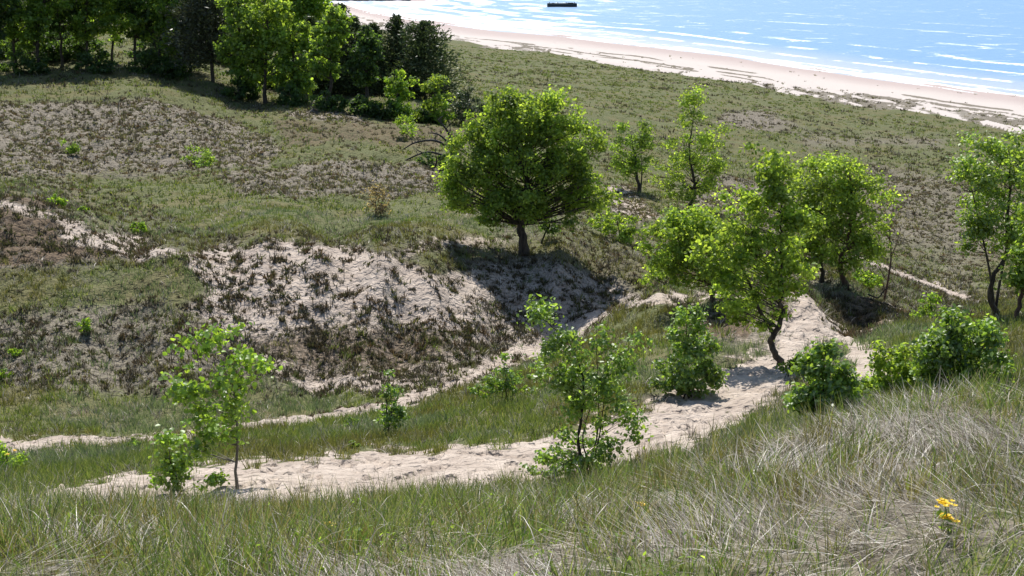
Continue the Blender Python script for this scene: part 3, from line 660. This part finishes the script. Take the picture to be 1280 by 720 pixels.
for i, (px, py, d) in enumerate(spec):
    rr = np.random.default_rng(200+i)
    wood(px, py, d, [(px+rr.uniform(-12,12), py-95+rr.uniform(-12,12), 34, 38),(px+rr.uniform(-20,20), py-60, 30, 20),(px+rr.uniform(-10,10), py-130, 30, 30),(px+rr.uniform(-16,16), py-40, 20, 12)],
         'dark slim tree of the wood '+words[i], GREEN_D if i%3 == 1 else GREEN_M, 210+i, 6500, .36, .11+.07*rr.random())
pine((268,124), 120, 150, 64, 'grey-needled pine with a straight trunk at the front of the wood', 301, NEEDLEG, forest, 15000, low=.18)
wood(300,124, 123, [(300,35,24,34),(292,65,24,26),(310,85,26,22),(298,5,22,24)], 'leafy tree close on the left of the bright front tree of the wood', GREEN_M, 120, 5500)
pine((240,108), 126, 130, 50, 'dark pine close behind the left of the grey pine', 303, NEEDLE, forest)
pine((398,136), 124, 92, 50, 'dark ragged pine right of the bright leafy tree', 304, NEEDLE, forest, lean=-.4)
wood(372,130, 124, [(372,70,22,26),(365,95,26,20),(380,45,18,22),(378,105,22,14)], 'leafy tree close on the right of the bright front tree of the wood', GREEN_M, 121, 5000)
wood(412,135, 130, [(412,50,24,24),(405,80,24,22),(420,25,20,18)], 'green crown showing between the ragged pine and the tallest pine', GREEN_M, 122, 4200)
wood(458,138, 132, [(458,70,24,22),(450,90,24,18),(462,50,18,16)], 'green crown showing behind the gap right of the tallest pine', GREEN_D, 123, 3800)
pine((425,138), 125, 108, 46, 'tallest dark pine of the group above the sandy patch', 306, NEEDLE, forest, lean=.5)
pine((446,138), 127, 92, 44, 'dark pine right of the tallest of its group', 307, NEEDLE, forest)
pine((470,142), 126, 86, 44, 'dark pine just behind the light conical tree, on its left', 308, NEEDLE, forest)
pine((500,146), 127, 96, 46, 'dark pine directly behind the light conical tree', 309, NEEDLE, forest)
pine((532,150), 124, 92, 58, 'rightmost dark pine of the wood with level spreading boughs', 310, NEEDLE, forest, 12000, shape_pow=.5)
pine((205,96), 140, 130, 50, 'dark pine deep in the wood left of the grey pine', 311, NEEDLE, forest)
pine((60,80), 145, 120, 50, 'dark pine deep in the wood above the long shadow', 312, NEEDLE, forest)
pine((-10,84), 140, 120, 56, 'dark pine at the left edge deep in the wood', 313, NEEDLE, forest)
wr = np.random.default_rng(400)
back = ['far left','left of the first trunk gap','behind the crooked trunk','behind the shadow','beside the deep pine','left of the bright gap','at the bright gap','behind the bright gap','behind the grey pine','behind the front leafy tree','left of the lake treetop','right behind the lake treetop','last before the lake']
for i in range(13):
    px = -40+i*34+wr.uniform(-8,8); d = 165+wr.uniform(-8,30)
    py = 60 if px < 300 else 75
    wood(px, py, d, [(px, py-60, 34, 30),(px+wr.uniform(-14,14), py-35, 28, 20),(px, py-95, 30, 24)], 'tree at the back of the wood, '+back[i], GREEN_B if i%2 else GREEN_Y, 420+i, 4000, .46, .14, fixd=True)
# bushes that close the foot of the wood
ub = [(30,92,118,30,13),(120,90,122,26,12),(185,92,122,28,15),(215,98,121,20,13),(300,124,119,22,12),(362,132,119,20,12),(410,140,116,24,12),(452,144,116,22,12),(480,148,113,20,11),(528,154,112,20,10)]
uw = ['left of the long shadow','above the right of the long shadow','at the bright gap','left of the grey pine','right of the grey pine trunk','right of the bright leafy tree','under the ragged pine','under the tallest pine group','left of the conical tree','under the rightmost pine']
for i, (px, py, d, w, h) in enumerate(ub):
    tree('bush', (px,py), d, [(px,py-h*.9,w*1.15,h*1.25),(px+w*.5,py-h*.5,w*.8,h*.8)], 'low dark bush at the foot of the wood, '+uw[i], 'bush', 'bushes along the foot of the wood', leaf=.32, nleaf=2200, clumps=40, pal=GREEN_D, seed=500+i, tr=.05, shape=4)

tw = ['far left, behind the trunks','behind the second trunk','behind the crooked trunk','left of the lit gap','under the grey pine from behind','behind the front leafy tree','behind the ragged pine','deep behind the tallest pines']
for i, px in enumerate([-10,40,88,195,262,320,385,440]):
    tree('bush', (px,75 if px < 300 else 110), 138 if px < 300 else 132, [(px,58 if px < 300 else 92,34,24),(px+24,64 if px < 300 else 100,26,18)], 'tall shady thicket inside the wood, '+tw[i], 'bush', 'thickets inside the wood', leaf=.36, nleaf=3600, clumps=60, pal=GREEN_D, seed=540+i, tr=.06, shape=4)
# ------------------------------------------------------------------ bare branches, dead shrubs, roots
def bare(name, px, py, d, lines, label, cat, m, group=None, twigs=5, seed=1):
    rng = np.random.default_rng(seed); d = find_d(px, py, d)
    u, _ = ray(px, py); bx = float(u*d); B = np.array([bx, d, gz(bx, d)])
    root = empty(name, B, label=label, category=cat)
    for pts, r0, r1 in lines:
        T = MB(); Q = T
        p = np.array([W(a, b, d+(c if len(q) > 2 else 0)) - B for q in pts for a, b, c in [(q[0], q[1], q[2] if len(q) > 2 else 0)]])
        p = smoothline(p, 4); T.tube(p, np.linspace(r0, r1, len(p)), 6)
        T2 = T
        for _ in range(twigs):
            j = rng.integers(len(p)//3, len(p)); L = .25*np.linalg.norm(p[-1]-p[0])*rng.uniform(.4, 1)
            e = p[j]+(rng.normal(0, 1, 3)+[0,0,.6])*L*.5; mm = (p[j]+e)/2+rng.normal(0, .08*L, 3)
            Q.tube(np.array([p[j], mm, e]), [r1*.8+.004, r1*.5+.003, .002+r1*.2], 4)
        obj('branch' if cat != 'roots' else 'root', T.build(name, [m]), root)
    ALLT.append(root); return root
bare('dead_branches', 552,200, 77, [([(562,202),(566,185),(560,165),(548,150)],.15,.06),([(566,188),(545,176),(520,178),(505,186)],.12,.045),([(558,176),(548,168),(536,166)],.09,.035),([(560,196),(535,190),(512,198),(500,206)],.10,.04)],
     'bare black fallen branches lying left of the big round tree', 'branches', M_dead, seed=2, twigs=9)
bare('dead_tree', 1104,378, 38.5, [([(1104,382),(1110,350),(1114,320),(1112,290),(1117,262)],.055,.012),([(1113,325),(1122,300),(1126,285)],.025,.008),([(1112,300),(1104,285),(1100,272)],.02,.007),([(1108,350),(1096,330),(1088,318)],.02,.007)],
     'thin leafless dead tree beside the crumbling bank', 'dead tree', M_barkr, seed=3, twigs=9)
bare('exposed_roots', 1095,378, 38.2, [([(1072,372),(1088,374),(1104,380),(1118,392)],.045,.02),([(1085,368),(1098,372),(1106,362),(1118,358)],.035,.01),([(1098,378),(1092,388),(1100,398)],.03,.01),([(1104,378),(1116,384),(1126,398)],.035,.012)],
     'tangle of dark exposed roots hanging on the reddish bank', 'roots', M_dead, seed=4, twigs=5)
bare('bare_branch', 1262,492, 16, [([(1243,470),(1256,482),(1270,500),(1288,518)],.014,.007)], 'thin dark bare branch sticking out of the wide bush at the right edge', 'branch', M_dead, seed=5, twigs=3)
_r = np.random.default_rng(7)
for i, (px, py, d, h, lb) in enumerate([(148,140,101,20,'on the top of the grey ridge'),(470,225,70,24,'above the grey shrub in the grass'),(455,215,72,16,'left of the taller bare stalk in the grass'),(345,325,46,20,'at the middle of the sandy crest'),(390,322,46,18,'on the sandy crest right of the middle'),(27,400,41,18,'in the left scrub near the edge'),(425,312,46.2,16,'on the right part of the sandy crest'),(430,345,44,14,'on the sandy face below the crest')]):
    bare('dead_stalk', px, py, d, [([(px,py+2),(px+_r.uniform(-2,2),py-h*.5),(px+_r.uniform(-4,4),py-h)],.018*d/46,.006)], 'thin dead stalk '+lb, 'dead stalk', M_barkg if i < 3 else M_dead, seed=20+i, twigs=6)

# ------------------------------------------------------------------ things on the lake
M_hull = plain_mat('dark_hull', (.012,.02,.024), (.03,.042,.045), 3)
M_rust = plain_mat('rust_band', (.12,.03,.015), (.2,.06,.03), 4)
M_rock = plain_mat('dark_stone', (.03,.033,.036), (.10,.10,.10), .8, .85)
def box(mb, c, s, bev=.0):
    x, y, z = [q/2 for q in s]
    v = np.array([[i, j, k] for i in (-x, x) for j in (-y, y) for k in (-z, z)])+np.array(c)
    mb.add(v, np.array([[0,1,3,2],[4,6,7,5],[0,4,5,1],[2,3,7,6],[0,2,6,4],[1,5,7,3]]))
u, t_ = ray(702.5, 8.5); dd = float(WATER/t_); sc = (dd*cP-WATER*sP)/F
root = empty('floating_platform', (float(u*dd), dd, WATER), label='long low dark floating platform out on the lake', category='floating platform')
Lx = 37*sc; h = MB(); box(h, (0,0,.95), (Lx,5.0,1.5)); box(h, (0,0,1.85), (Lx*.985,4.8,.3)); box(h, (Lx*.28,0,2.15), (Lx*.2,2.4,.35)); box(h, (-Lx*.3,0,2.1), (1.4,1.6,.25))
obj('hull', h.build('hull', [M_hull], False), root)
h = MB(); box(h, (0,0,.05), (Lx*.97,4.7,.3)); obj('waterline_band', h.build('band', [M_rust], False), root)
for s_ in (-1,1):
    for q in (-.42,-.14,.14,.42):
        h = MB(); h.tube(np.array([[q*Lx,2.2*s_,2.0],[q*Lx,2.2*s_,2.55]]), [.14,.14], 8); obj('bollard', h.build('bollard', [M_hull]), root)
# breakwater of stones far out, at the top left of the lake
u0, t0 = ray(408, 1.0); u1, _ = ray(512, 0.0); dd = float(WATER/t0); rb = np.random.default_rng(9)
B0 = np.array([float(u0*dd), dd, WATER])
x0, x1 = 0, float((u1-u0)*dd); V_, F_ = MB(), None
for i in range(260):
    q = rb.random(); c = np.array([x0+(x1-x0)*q, rb.normal(0,1.6), 0]); r = rb.uniform(.7,1.5); c[2] = rb.uniform(0,.9)*max(.2,1-abs(c[1])/3.5)*(1.2-.7*q)
    a = np.array([[1,0,0],[-1,0,0],[0,1,0],[0,-1,0],[0,0,1],[0,0,-1]])*r*rb.uniform(.6,1.2,(6,1))+rb.normal(0,.12,(6,3))
    V_.add(a+c, np.array([[0,2,4],[2,1,4],[1,3,4],[3,0,4],[2,0,5],[1,2,5],[3,1,5],[0,3,5]]))
o = obj('breakwater', V_.build('breakwater', [M_rock], False), label='dark stone breakwater reaching into the lake at the top left', category='breakwater'); o.location = B0

# ------------------------------------------------------------------ grass
def blades(base, L, w, az, th0, th1, c, k=3, yaw=None, rng=None):
    N = len(base); d = np.stack([np.cos(az), np.sin(az), 0*az], -1)
    if yaw is None: yaw = az+np.pi/2+rng.normal(0, .5, N)
    sd = np.stack([np.cos(yaw), np.sin(yaw), 0*yaw], -1)
    p = base.copy(); lv = [p.copy()]
    for i in range(k):
        th = th0+th1*(i+.5)/k; p = p+(L/k)[:,None]*(np.sin(th)[:,None]*d+np.cos(th)[:,None]*np.array([0,0,1.])); lv.append(p.copy())
    ws = [1,.9,.62,.12] if k == 3 else ([1,.7,.12] if k == 2 else [1,.95,.8,.5,.1])
    V = []
    for i in range(k+1):
        V += [lv[i]-sd*(w*ws[i]*.5)[:,None], lv[i]+sd*(w*ws[i]*.5)[:,None]]
    V = np.stack(V, 1); m = 2*(k+1); b = (np.arange(N)*m)[:,None]
    f = np.concatenate([b+[2*i,2*i+1,2*i+3,2*i+2] for i in range(k)])
    return V.reshape(-1,3), f, np.repeat(c, m, 0)
def scatter(N, y0, y1, rng, p=1.3, um=.62):
    """random ground points, denser near the viewer"""
    e = 2-p-0.0
    q = rng.random(N); e = (1-p)+1
    y = ((y0+0.)**e+(y1**e-y0**e)*q)**(1/e) if abs(e) > 1e-6 else y0*(y1/y0)**q
    x = rng.uniform(-1, 1, N)*(um*(y+.8)+(2.2 if y1 < 20 else 3.0))
    return x, y
MARRAM = np.array([(.085,.15,.036),(.145,.21,.058),(.23,.275,.095)]); OLIVE = np.array([(.085,.11,.032),(.125,.14,.045),(.17,.165,.07)])
STRAW = np.array([(.18,.15,.11),(.37,.33,.27),(.64,.60,.53)]); RUST = np.array([(.12,.085,.045),(.175,.125,.07),(.24,.18,.11)])
DARKT = np.array([(.050,.044,.030),(.085,.076,.050),(.14,.125,.083)]); GREYT = np.array([(.12,.11,.09),(.20,.185,.155),(.30,.28,.24)])
BLUEG = np.array([(.085,.125,.07),(.12,.165,.10),(.17,.20,.14)])
def pick(pal, N, rng, var=.15):
    w = rng.random((N,1))*2; i = np.minimum(w.astype(int), 1)[:,0]; w = w-i[:,None]
    return np.clip((pal[i]*(1-w)+pal[i+1]*w)*np.exp(rng.normal(0, var, (N,1))), 0, .85)
def tufts(x, y, nb, hh, ww, spread, pal, rng, k=3, th=(.05,.45), bend=(.2,.9), wind=None, wk=0, dry=False):
    """x, y tuft centres -> blades; hh, ww, spread per tuft"""
    N = len(x); ti = np.repeat(np.arange(N), nb); M = len(ti)
    a = rng.uniform(0, 2*np.pi, M); r = np.abs(rng.normal(0, 1, M))*spread[ti]*.5
    bx = x[ti]+np.cos(a)*r; by = y[ti]+np.sin(a)*r; bz = ground(bx, by)[0]-.015
    az = a+rng.normal(0, .6, M)
    if wind is not None: 
        az = np.arctan2((1-wk)*np.sin(az)+wk*np.sin(wind[ti]), (1-wk)*np.cos(az)+wk*np.cos(wind[ti]))
    L = hh[ti]*rng.uniform(.55, 1.2, M)
    if pal.ndim == 3:
        if dry: pal = np.concatenate([pal, pal, np.broadcast_to(STRAW[1]*.85, pal[:,:1].shape)], 1)
        c = np.clip(pal[ti, rng.integers(0, pal.shape[1], M)]*np.exp(rng.normal(0, .13, (M,1))), 0, .85)
    else: c = pick(pal, M, rng)
    return blades(np.stack([bx, by, bz], -1), L, ww[ti]*rng.uniform(.7, 1.3, M), az, rng.uniform(*th, M), rng.uniform(*bend, M), c, k, yaw=rng.uniform(0, np.pi, M))

# A: near slope ------------------------------------------------------------
rng = np.random.default_rng(1)
G = MB(); S = MB()
x, y = scatter(36000, 2.2, 17, rng, 1.35)
_, cv = ground(x, y)
pn = fbm(x*.7, y*.7, 201, 3); rightness = sstep(-.05, .25, x/(y+1))
pn = .35*pn+.65*fbm(x*2.2, y*2.2, 203, 3)
keep = (cv[:,0] < .45+rng.normal(0,.12,len(x))) & (rng.random(len(x)) < np.clip(sstep(.42+.05*rightness, .60+.07*rightness, pn)*.85+.2, 0, 1))
x, y, pn = x[keep], y[keep], pn[keep]; rt = rightness[keep]
hue = .6*fbm(x*1.3+40, y*1.3, 207, 3)+.4*rng.random(len(x))*.9
sel = np.stack([np.where((hue > .60)[:,None], RUST[i]*.6+OLIVE[i]*.5, np.where((hue > .52)[:,None], OLIVE[i], MARRAM[i])) for i in (0,1,2)], 1)
hgt = rng.uniform(.16, .42, len(x))*(.55+.9*fbm(x*.9, y*.9, 211, 2))*(1-.2*rt)*(1-.5*sstep(7,11,y)); 
v, f, c = tufts(x, y, 8, hgt*.82, (.0026+.00056*y), .06+.006*y, sel, rng, 3, (.0,.35), (.15,1.0), dry=True); G.add(v, f, c)
# tall upright tufts along the crest and edges of the path
x, y = scatter(3600, 7, 18, rng, 1.0); _, cv = ground(x, y)
keep = (cv[:,0] < .35) & (fbm(x*.8, y*.8, 221, 2) > .56); x, y = x[keep], y[keep]
hue = fbm(x*.6, y*.6, 223, 2); sel = np.stack([np.where((hue > .55)[:,None], OLIVE[i]*.7+RUST[i]*.3, OLIVE[i]*.3+MARRAM[i]*.7) for i in (0,1,2)], 1)
v, f, c = tufts(x, y, 22, rng.uniform(.16,.42,len(x)), .003+.0005*y, .10+.006*y, sel, rng, 3, (.0,.22), (.1,.7), dry=True); G.add(v, f, c)
# matted dead straw
x, y = scatter(235000, 2.2, 17, rng, 1.45); _, cv = ground(x, y); pn = fbm(x*.7, y*.7, 201, 3)
rightness = sstep(-.15, .2, x/(y+1))
keep = (cv[:,0] < .5) & (rng.random(len(x)) < np.clip((1-sstep(.40, .58, .3*pn+.7*fbm(x*2.2, y*2.2, 203, 3)))*(.8+.2*rightness)*.85*(.25+.75*sstep(.38,.5,fbm(x*2.9+7, y*2.9, 213, 2)))+.10, 0, 1)); x, y = x[keep], y[keep]; N = len(x)
fl = fbm(x*.45, y*.45, 231, 2)*7+fbm(x*1.7, y*1.7, 233, 2)*1.5; az = fl*1.6+rng.normal(0, .55, N)+2.5
z = ground(x, y)[0]+rng.uniform(0, .05, N)
cc_ = pick(STRAW, N, rng, .2); m = rng.random(N) < .22; cc_[m] = pick(GREYT, m.sum(), rng); m = rng.random(N) < .2; cc_[m] = pick(RUST*.6, m.sum(), rng)
v, f, c = blades(np.stack([x, y, z], -1), rng.uniform(.10, .36, N)*(.8+.03*y)*(1-.4*sstep(8,12,y)), (.0021+.00044*y)*rng.uniform(.6,1.3,N), az, rng.uniform(.75, 1.5, N), rng.uniform(-.1, .6, N), cc_, 3, rng=rng); S.add(v, f, c)
# arching dead stems
x, y = scatter(1500, 3, 15, rng, 1.2); _, cv = ground(x, y); keep = cv[:,0] < .4; x, y = x[keep], y[keep]; N = len(x)
v, f, c = blades(np.stack([x, y, ground(x, y)[0]], -1), rng.uniform(.2,.45,N), .0028+.0004*y, rng.uniform(0,6.28,N), rng.uniform(0,.4,N), rng.uniform(.5,2.1,N), pick(STRAW, N, rng), 4, rng=rng)
S2 = MB(); S2.add(v, f, c)
obj('straw', S.build('dry_straw', [M_straw], False), kind='stuff', label='matted pale dead grass lying on the near slope')
obj('dry_grass', S2.build('dry_stems', [M_straw], False), kind='stuff', label='arching pale dead grass stems on the near slope')
obj('grass', G.build('near_grass', [M_grass], False), kind='stuff', label='green and rusty dune grass on the near slope')

# B: middle ground grass ----------------------------------------------------
G = MB()
x, y = scatter(34000, 15, 60, rng, 1.5, .56); _, cv = ground(x, y)
keep = (rng.random(len(x)) < cv[:,1]*1.25) & (cv[:,0] < .55); x, y, cv = x[keep], y[keep], cv[keep]
hue = fbm(x*.25+7, y*.25, 241, 3); sel = np.stack([np.where((hue > .58)[:,None], OLIVE[i]*.8+RUST[i]*.15, np.where((hue > .45)[:,None], OLIVE[i]*.4+MARRAM[i]*.55, BLUEG[i])) for i in (0,1,2)], 1)
v, f, c = tufts(x, y, 12, rng.uniform(.14,.38,len(x))*(1-.3*sstep(35,60,y)), .005+.0005*y, .12+.004*y, sel, rng, 2, (.0,.4), (.1,.9)); G.add(v, f, c)
obj('grass', G.build('middle_grass', [M_grass], False), kind='stuff', label='green grass on the slopes and banks between the sand paths')
# dry tufts mixed in
G = MB()
x, y = scatter(9000, 15, 60, rng, 1.5, .56); _, cv = ground(x, y)
keep = (cv[:,0] < .6) & (rng.random(len(x)) < .3+.6*cv[:,3]+.2*cv[:,1]); x, y = x[keep], y[keep]
v, f, c = tufts(x, y, 10, rng.uniform(.15,.4,len(x)), .006+.0005*y, .12+.004*y, STRAW*.8, rng, 2, (.1,.9), (.2,1.1)); G.add(v, f, c)
obj('dry_grass', G.build('middle_dry_grass', [M_straw], False), kind='stuff', label='pale dry grass tufts among the green on the middle slopes')
# C: scrub tussocks ---------------------------------------------------------
G = MB()
for (NN, nb, s0, s1, fine) in ((78000, 24, .13, .46, 0), (40000, 8, .12, .30, 1)):
    x, y = scatter(NN, 30, 125, rng, 1.5, .56); zz, cv = ground(x, y)
    cl = noise(x*2.2, y*2.2, 251)*.6+noise(x*.6, y*.6, 253)*.4
    sandy = (cv[:,0] > .3)
    dens = np.where(sandy, .36+cv[:,2]*1.1+.1*(y < 42), cv[:,3]*1.0+cv[:,2]*1.0-cv[:,1]*.5)
    keep = (rng.random(len(x)) < dens*(.2+1.0*sstep(.35,.60,cl))*1.2) & (cv[:,0] < .965) & (y > 33); x, y, cv = x[keep], y[keep], cv[keep]
    h_ = rng.random(len(x))+.5*(noise(x*.3, y*.3, 255)-.5)
    sel = np.stack([np.where((h_ < .5)[:,None], DARKT[i], np.where((h_ < .62)[:,None], GREYT[i]*.75, np.where((h_ < .88)[:,None], OLIVE[i]*.75, RUST[i]*.65))) for i in (0,1,2)], 1)
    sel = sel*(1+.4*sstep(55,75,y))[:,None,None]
    sz = (s0+(s1-s0)*rng.random(len(x))**2.2)*(1+.25*sstep(60,120,y))
    if fine: v, f, c = tufts(x, y, nb, sz, .010+.0005*y, sz*.4, sel, rng, 2, (.0,.7), (.1,.8))
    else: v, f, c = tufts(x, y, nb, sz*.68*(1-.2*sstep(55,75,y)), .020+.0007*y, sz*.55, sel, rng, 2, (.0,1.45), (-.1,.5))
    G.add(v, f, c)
x, y = scatter(26000, 100, 280, rng, 1.2, .54); zz, cv = ground(x, y)
cl = noise(x*.5, y*.5, 281)*.5+noise(x*.12, y*.12, 283)*.5
keep = (rng.random(len(x)) < (cv[:,3]*1.6+.12)*sstep(.40,.68,cl)*1.1) & (cv[:,0] < .5); x, y, cv = x[keep], y[keep], cv[keep]
h_ = rng.random(len(x)); sel = np.stack([np.where((h_ < .55)[:,None], DARKT[i], np.where((h_ < .8)[:,None], GREYT[i]*.9, OLIVE[i]*.8)) for i in (0,1,2)], 1)
sz = .25+.6*rng.random(len(x))**2
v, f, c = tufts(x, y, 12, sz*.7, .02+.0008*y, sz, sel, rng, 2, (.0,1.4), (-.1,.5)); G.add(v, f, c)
obj('scrub', G.build('dune_scrub', [M_scrub], False), kind='stuff', label='low dark and grey tussocks dotting the dune faces')
# D: far plain --------------------------------------------------------------
G = MB()
x, y = scatter(42000, 60, 330, rng, 1.35, .52); zz, cv = ground(x, y)
px, py = project(x, y, zz)
cl = noise(x*.35, y*.35, 261)*.5+noise(x*.09, y*.09, 263)*.5
keep = (rng.random(len(x)) < .25+.9*sstep(.35,.65,cl)) & (cv[:,0] < .6+rng.normal(0,.2,len(x))); x, y, cv = x[keep], y[keep], cv[keep]
h_ = rng.random(len(x))*.7+.3*noise(x*.15, y*.15, 265); gg = cv[:,1] > .35
sel = np.stack([np.where((gg & (h_ < .75))[:,None], MARRAM[i]*.45+OLIVE[i]*.4, np.where((h_ < .4)[:,None], DARKT[i]*1.3, np.where((h_ < .7)[:,None], GREYT[i]*.8, OLIVE[i]))) for i in (0,1,2)], 1)
sz = rng.uniform(.15, .40, len(x))
v, f, c = tufts(x, y, 7, sz, .02+.0007*y, sz*1.6, sel, rng, 2, (.1,.9), (.1,.8)); G.add(v, f, c)
obj('grass', G.build('plain_grass', [M_grass], False), kind='stuff', label='olive grass and scrub covering the plain down to the beach')
# E: sandy bank fringe and low herbs near -----------------------------------
x, y = scatter(900, 3, 17, rng, 1.1); _, cv = ground(x, y); keep = (cv[:,0] < .4) & (fbm(x*.6+80, y*.6, 271, 2)-.12*sstep(0,.3,x/(y+1)) > .53); x, y = x[keep], y[keep]
ti = np.repeat(np.arange(len(x)), 16); P = np.stack([x[ti]+rng.normal(0,.09,len(ti)), y[ti]+rng.normal(0,.09,len(ti)), 0*ti], -1); P[:,2] = ground(P[:,0], P[:,1])[0]+rng.uniform(.02,.2,len(ti))
v, f, k6 = leaves(P, rng.normal(0,.6,P.shape)+[0,0,1], .02+.0018*P[:,1], rng, .5)
obj('herbs', mesh('herbs', v, f, tints(len(P), GREEN_M, rng, .2, k6), False, [M_leaf]), kind='stuff', label='low leafy herbs growing through the near grass')

# ------------------------------------------------------------------ yellow flowers
def flower(px, py, d, heads, label, seed, base_px, s=1.0):
    rng = np.random.default_rng(seed); u, _ = ray(*base_px); bx = float(u*d); B = np.array([bx, d, gz(bx, d)])
    root = empty('yellow_flower', B, label=label, category='flower', group='yellow wildflowers in the near grass')
    for hx, hy, r in heads:
        c = W(hx, hy, d)-B
        if c[2] < .06: c[2] = .06
        st = MB(); st.tube(smoothline([[0,0,-.02],[c[0]*.4,0,c[2]*.5],c], 4), np.linspace(.0035,.002,9), 6); obj('stem', st.build('stem', [M_petal_stem]), root)
        n = 22; a = rng.normal(size=(n,3))*[r*.5,r*.5,r*.16]+c+[0,0,r*.15]
        P = MB(); 
        for q in a:
            tn = rng.uniform(-.3,.3,2)
            for k in range(5):
                t0 = k*2*np.pi/5+rng.uniform(0,.3); e = np.array([math.cos(t0), math.sin(t0), .25]); sd = np.array([-math.sin(t0), math.cos(t0), 0]); L = r*.36
                vv = np.array([q, q+e*L*.6+sd*L*.36, q+e*L, q+e*L*.6-sd*L*.36]); P.add(vv, np.array([[0,1,2,3]]), np.tile(np.array([(.85,.60,.02)])*rng.uniform(.8,1.05),(4,1)))
        obj('petals', P.build('petals', [M_petal], False), root)
    n = 26; zz = rng.uniform(.1,.85,n); c = W(*heads[0][:2], d)-B
    P = c*zz[:,None]*[1,1,1]+rng.normal(0,.018,(n,3))*[1,1,.3]
    v, f, k = leaves(P, rng.normal(0,.5,(n,3))+[0,0,1], .045, rng, .25); obj('leaves', mesh('flower_leaves', v, f, tints(n, GREEN_M, rng, .1, k), False, [M_leaf]), root)
m_, nt_, o_ = mat('green_stem'); b_ = nd(nt_, 'ShaderNodeBsdfPrincipled', Roughness=.6); b_.inputs['Base Color'].default_value = (.07,.13,.03,1); nt_.links.new(b_.outputs[0], o_.inputs[0]); M_petal_stem = m_
def depth_at(px, py):
    u, t = ray(px, py); ys = np.linspace(2.5, 25, 3000); h = ground(u*ys, ys)[0]; k = np.argmax(t*ys < h); return float(ys[k])
for px, py, heads, lb, sd in [(1186,676,[(1181,630,.034),(1183,648,.034)],'pair of orange-yellow flower heads above the straw at the lower right',1),
                              (803,652,[(803,632,.026)],'single small yellow flower in the near grass right of centre',2),
                              (413,676,[(412,655,.02)],'small yellow flower in the near grass left of centre',3),
                              (24,590,[(18,563,.04),(10,568,.035)],'little yellow flowers beside the far path at the left edge',4)]:
    dd = depth_at(px, py)
    if dd > 14: dd = min(dd, 20)
    flower(px, py, dd, heads, lb, sd, (px, py))

# ------------------------------------------------------------------ camera, light
cam = bpy.data.cameras.new('camera'); co = bpy.data.objects.new('camera', cam); col.objects.link(co)
cam.sensor_width = 36; cam.lens = F/1280*36; cam.clip_start = .1; cam.clip_end = 60000
co.location = (0,0,0); co.rotation_euler = (math.pi/2-PIT, 0, 0); bpy.context.scene.camera = co
SUN_EL, SUN_AZ = math.radians(56), math.radians(-9)       # azimuth from +Y towards +X
sd = Vector((math.sin(SUN_AZ)*math.cos(SUN_EL), math.cos(SUN_AZ)*math.cos(SUN_EL), math.sin(SUN_EL)))
sl = bpy.data.lights.new('sun', 'SUN'); sl.energy = 4.8; sl.angle = math.radians(.5); sl.color = (1,.955,.89)
so = bpy.data.objects.new('sun', sl); col.objects.link(so); so.rotation_euler = sd.to_track_quat('Z', 'Y').to_euler()
w = bpy.data.worlds.new('World'); bpy.context.scene.world = w; w.use_nodes = True; nt = w.node_tree
bg = nt.nodes['Background']; sk = nt.nodes.new('ShaderNodeTexSky'); sk.sky_type = 'NISHITA'; sk.sun_disc = False
sk.sun_elevation = SUN_EL; sk.sun_rotation = SUN_AZ; sk.air_density = 1; sk.dust_density = .8; sk.ozone_density = 1.2
nt.links.new(sk.outputs[0], bg.inputs[0]); bg.inputs[1].default_value = .11
sc_ = bpy.context.scene; sc_.view_settings.view_transform = 'Standard'; sc_.view_settings.look = 'None'; sc_.view_settings.exposure = .5; sc_.view_settings.gamma = 1
sc_.view_settings.use_curve_mapping = False
sc_.render.engine = 'CYCLES'; sc_.cycles.max_bounces = 6; sc_.cycles.transmission_bounces = 3; sc_.cycles.diffuse_bounces = 3; sc_.cycles.glossy_bounces = 2; sc_.cycles.use_denoising = True
sc_.cycles.sample_clamp_indirect = 6
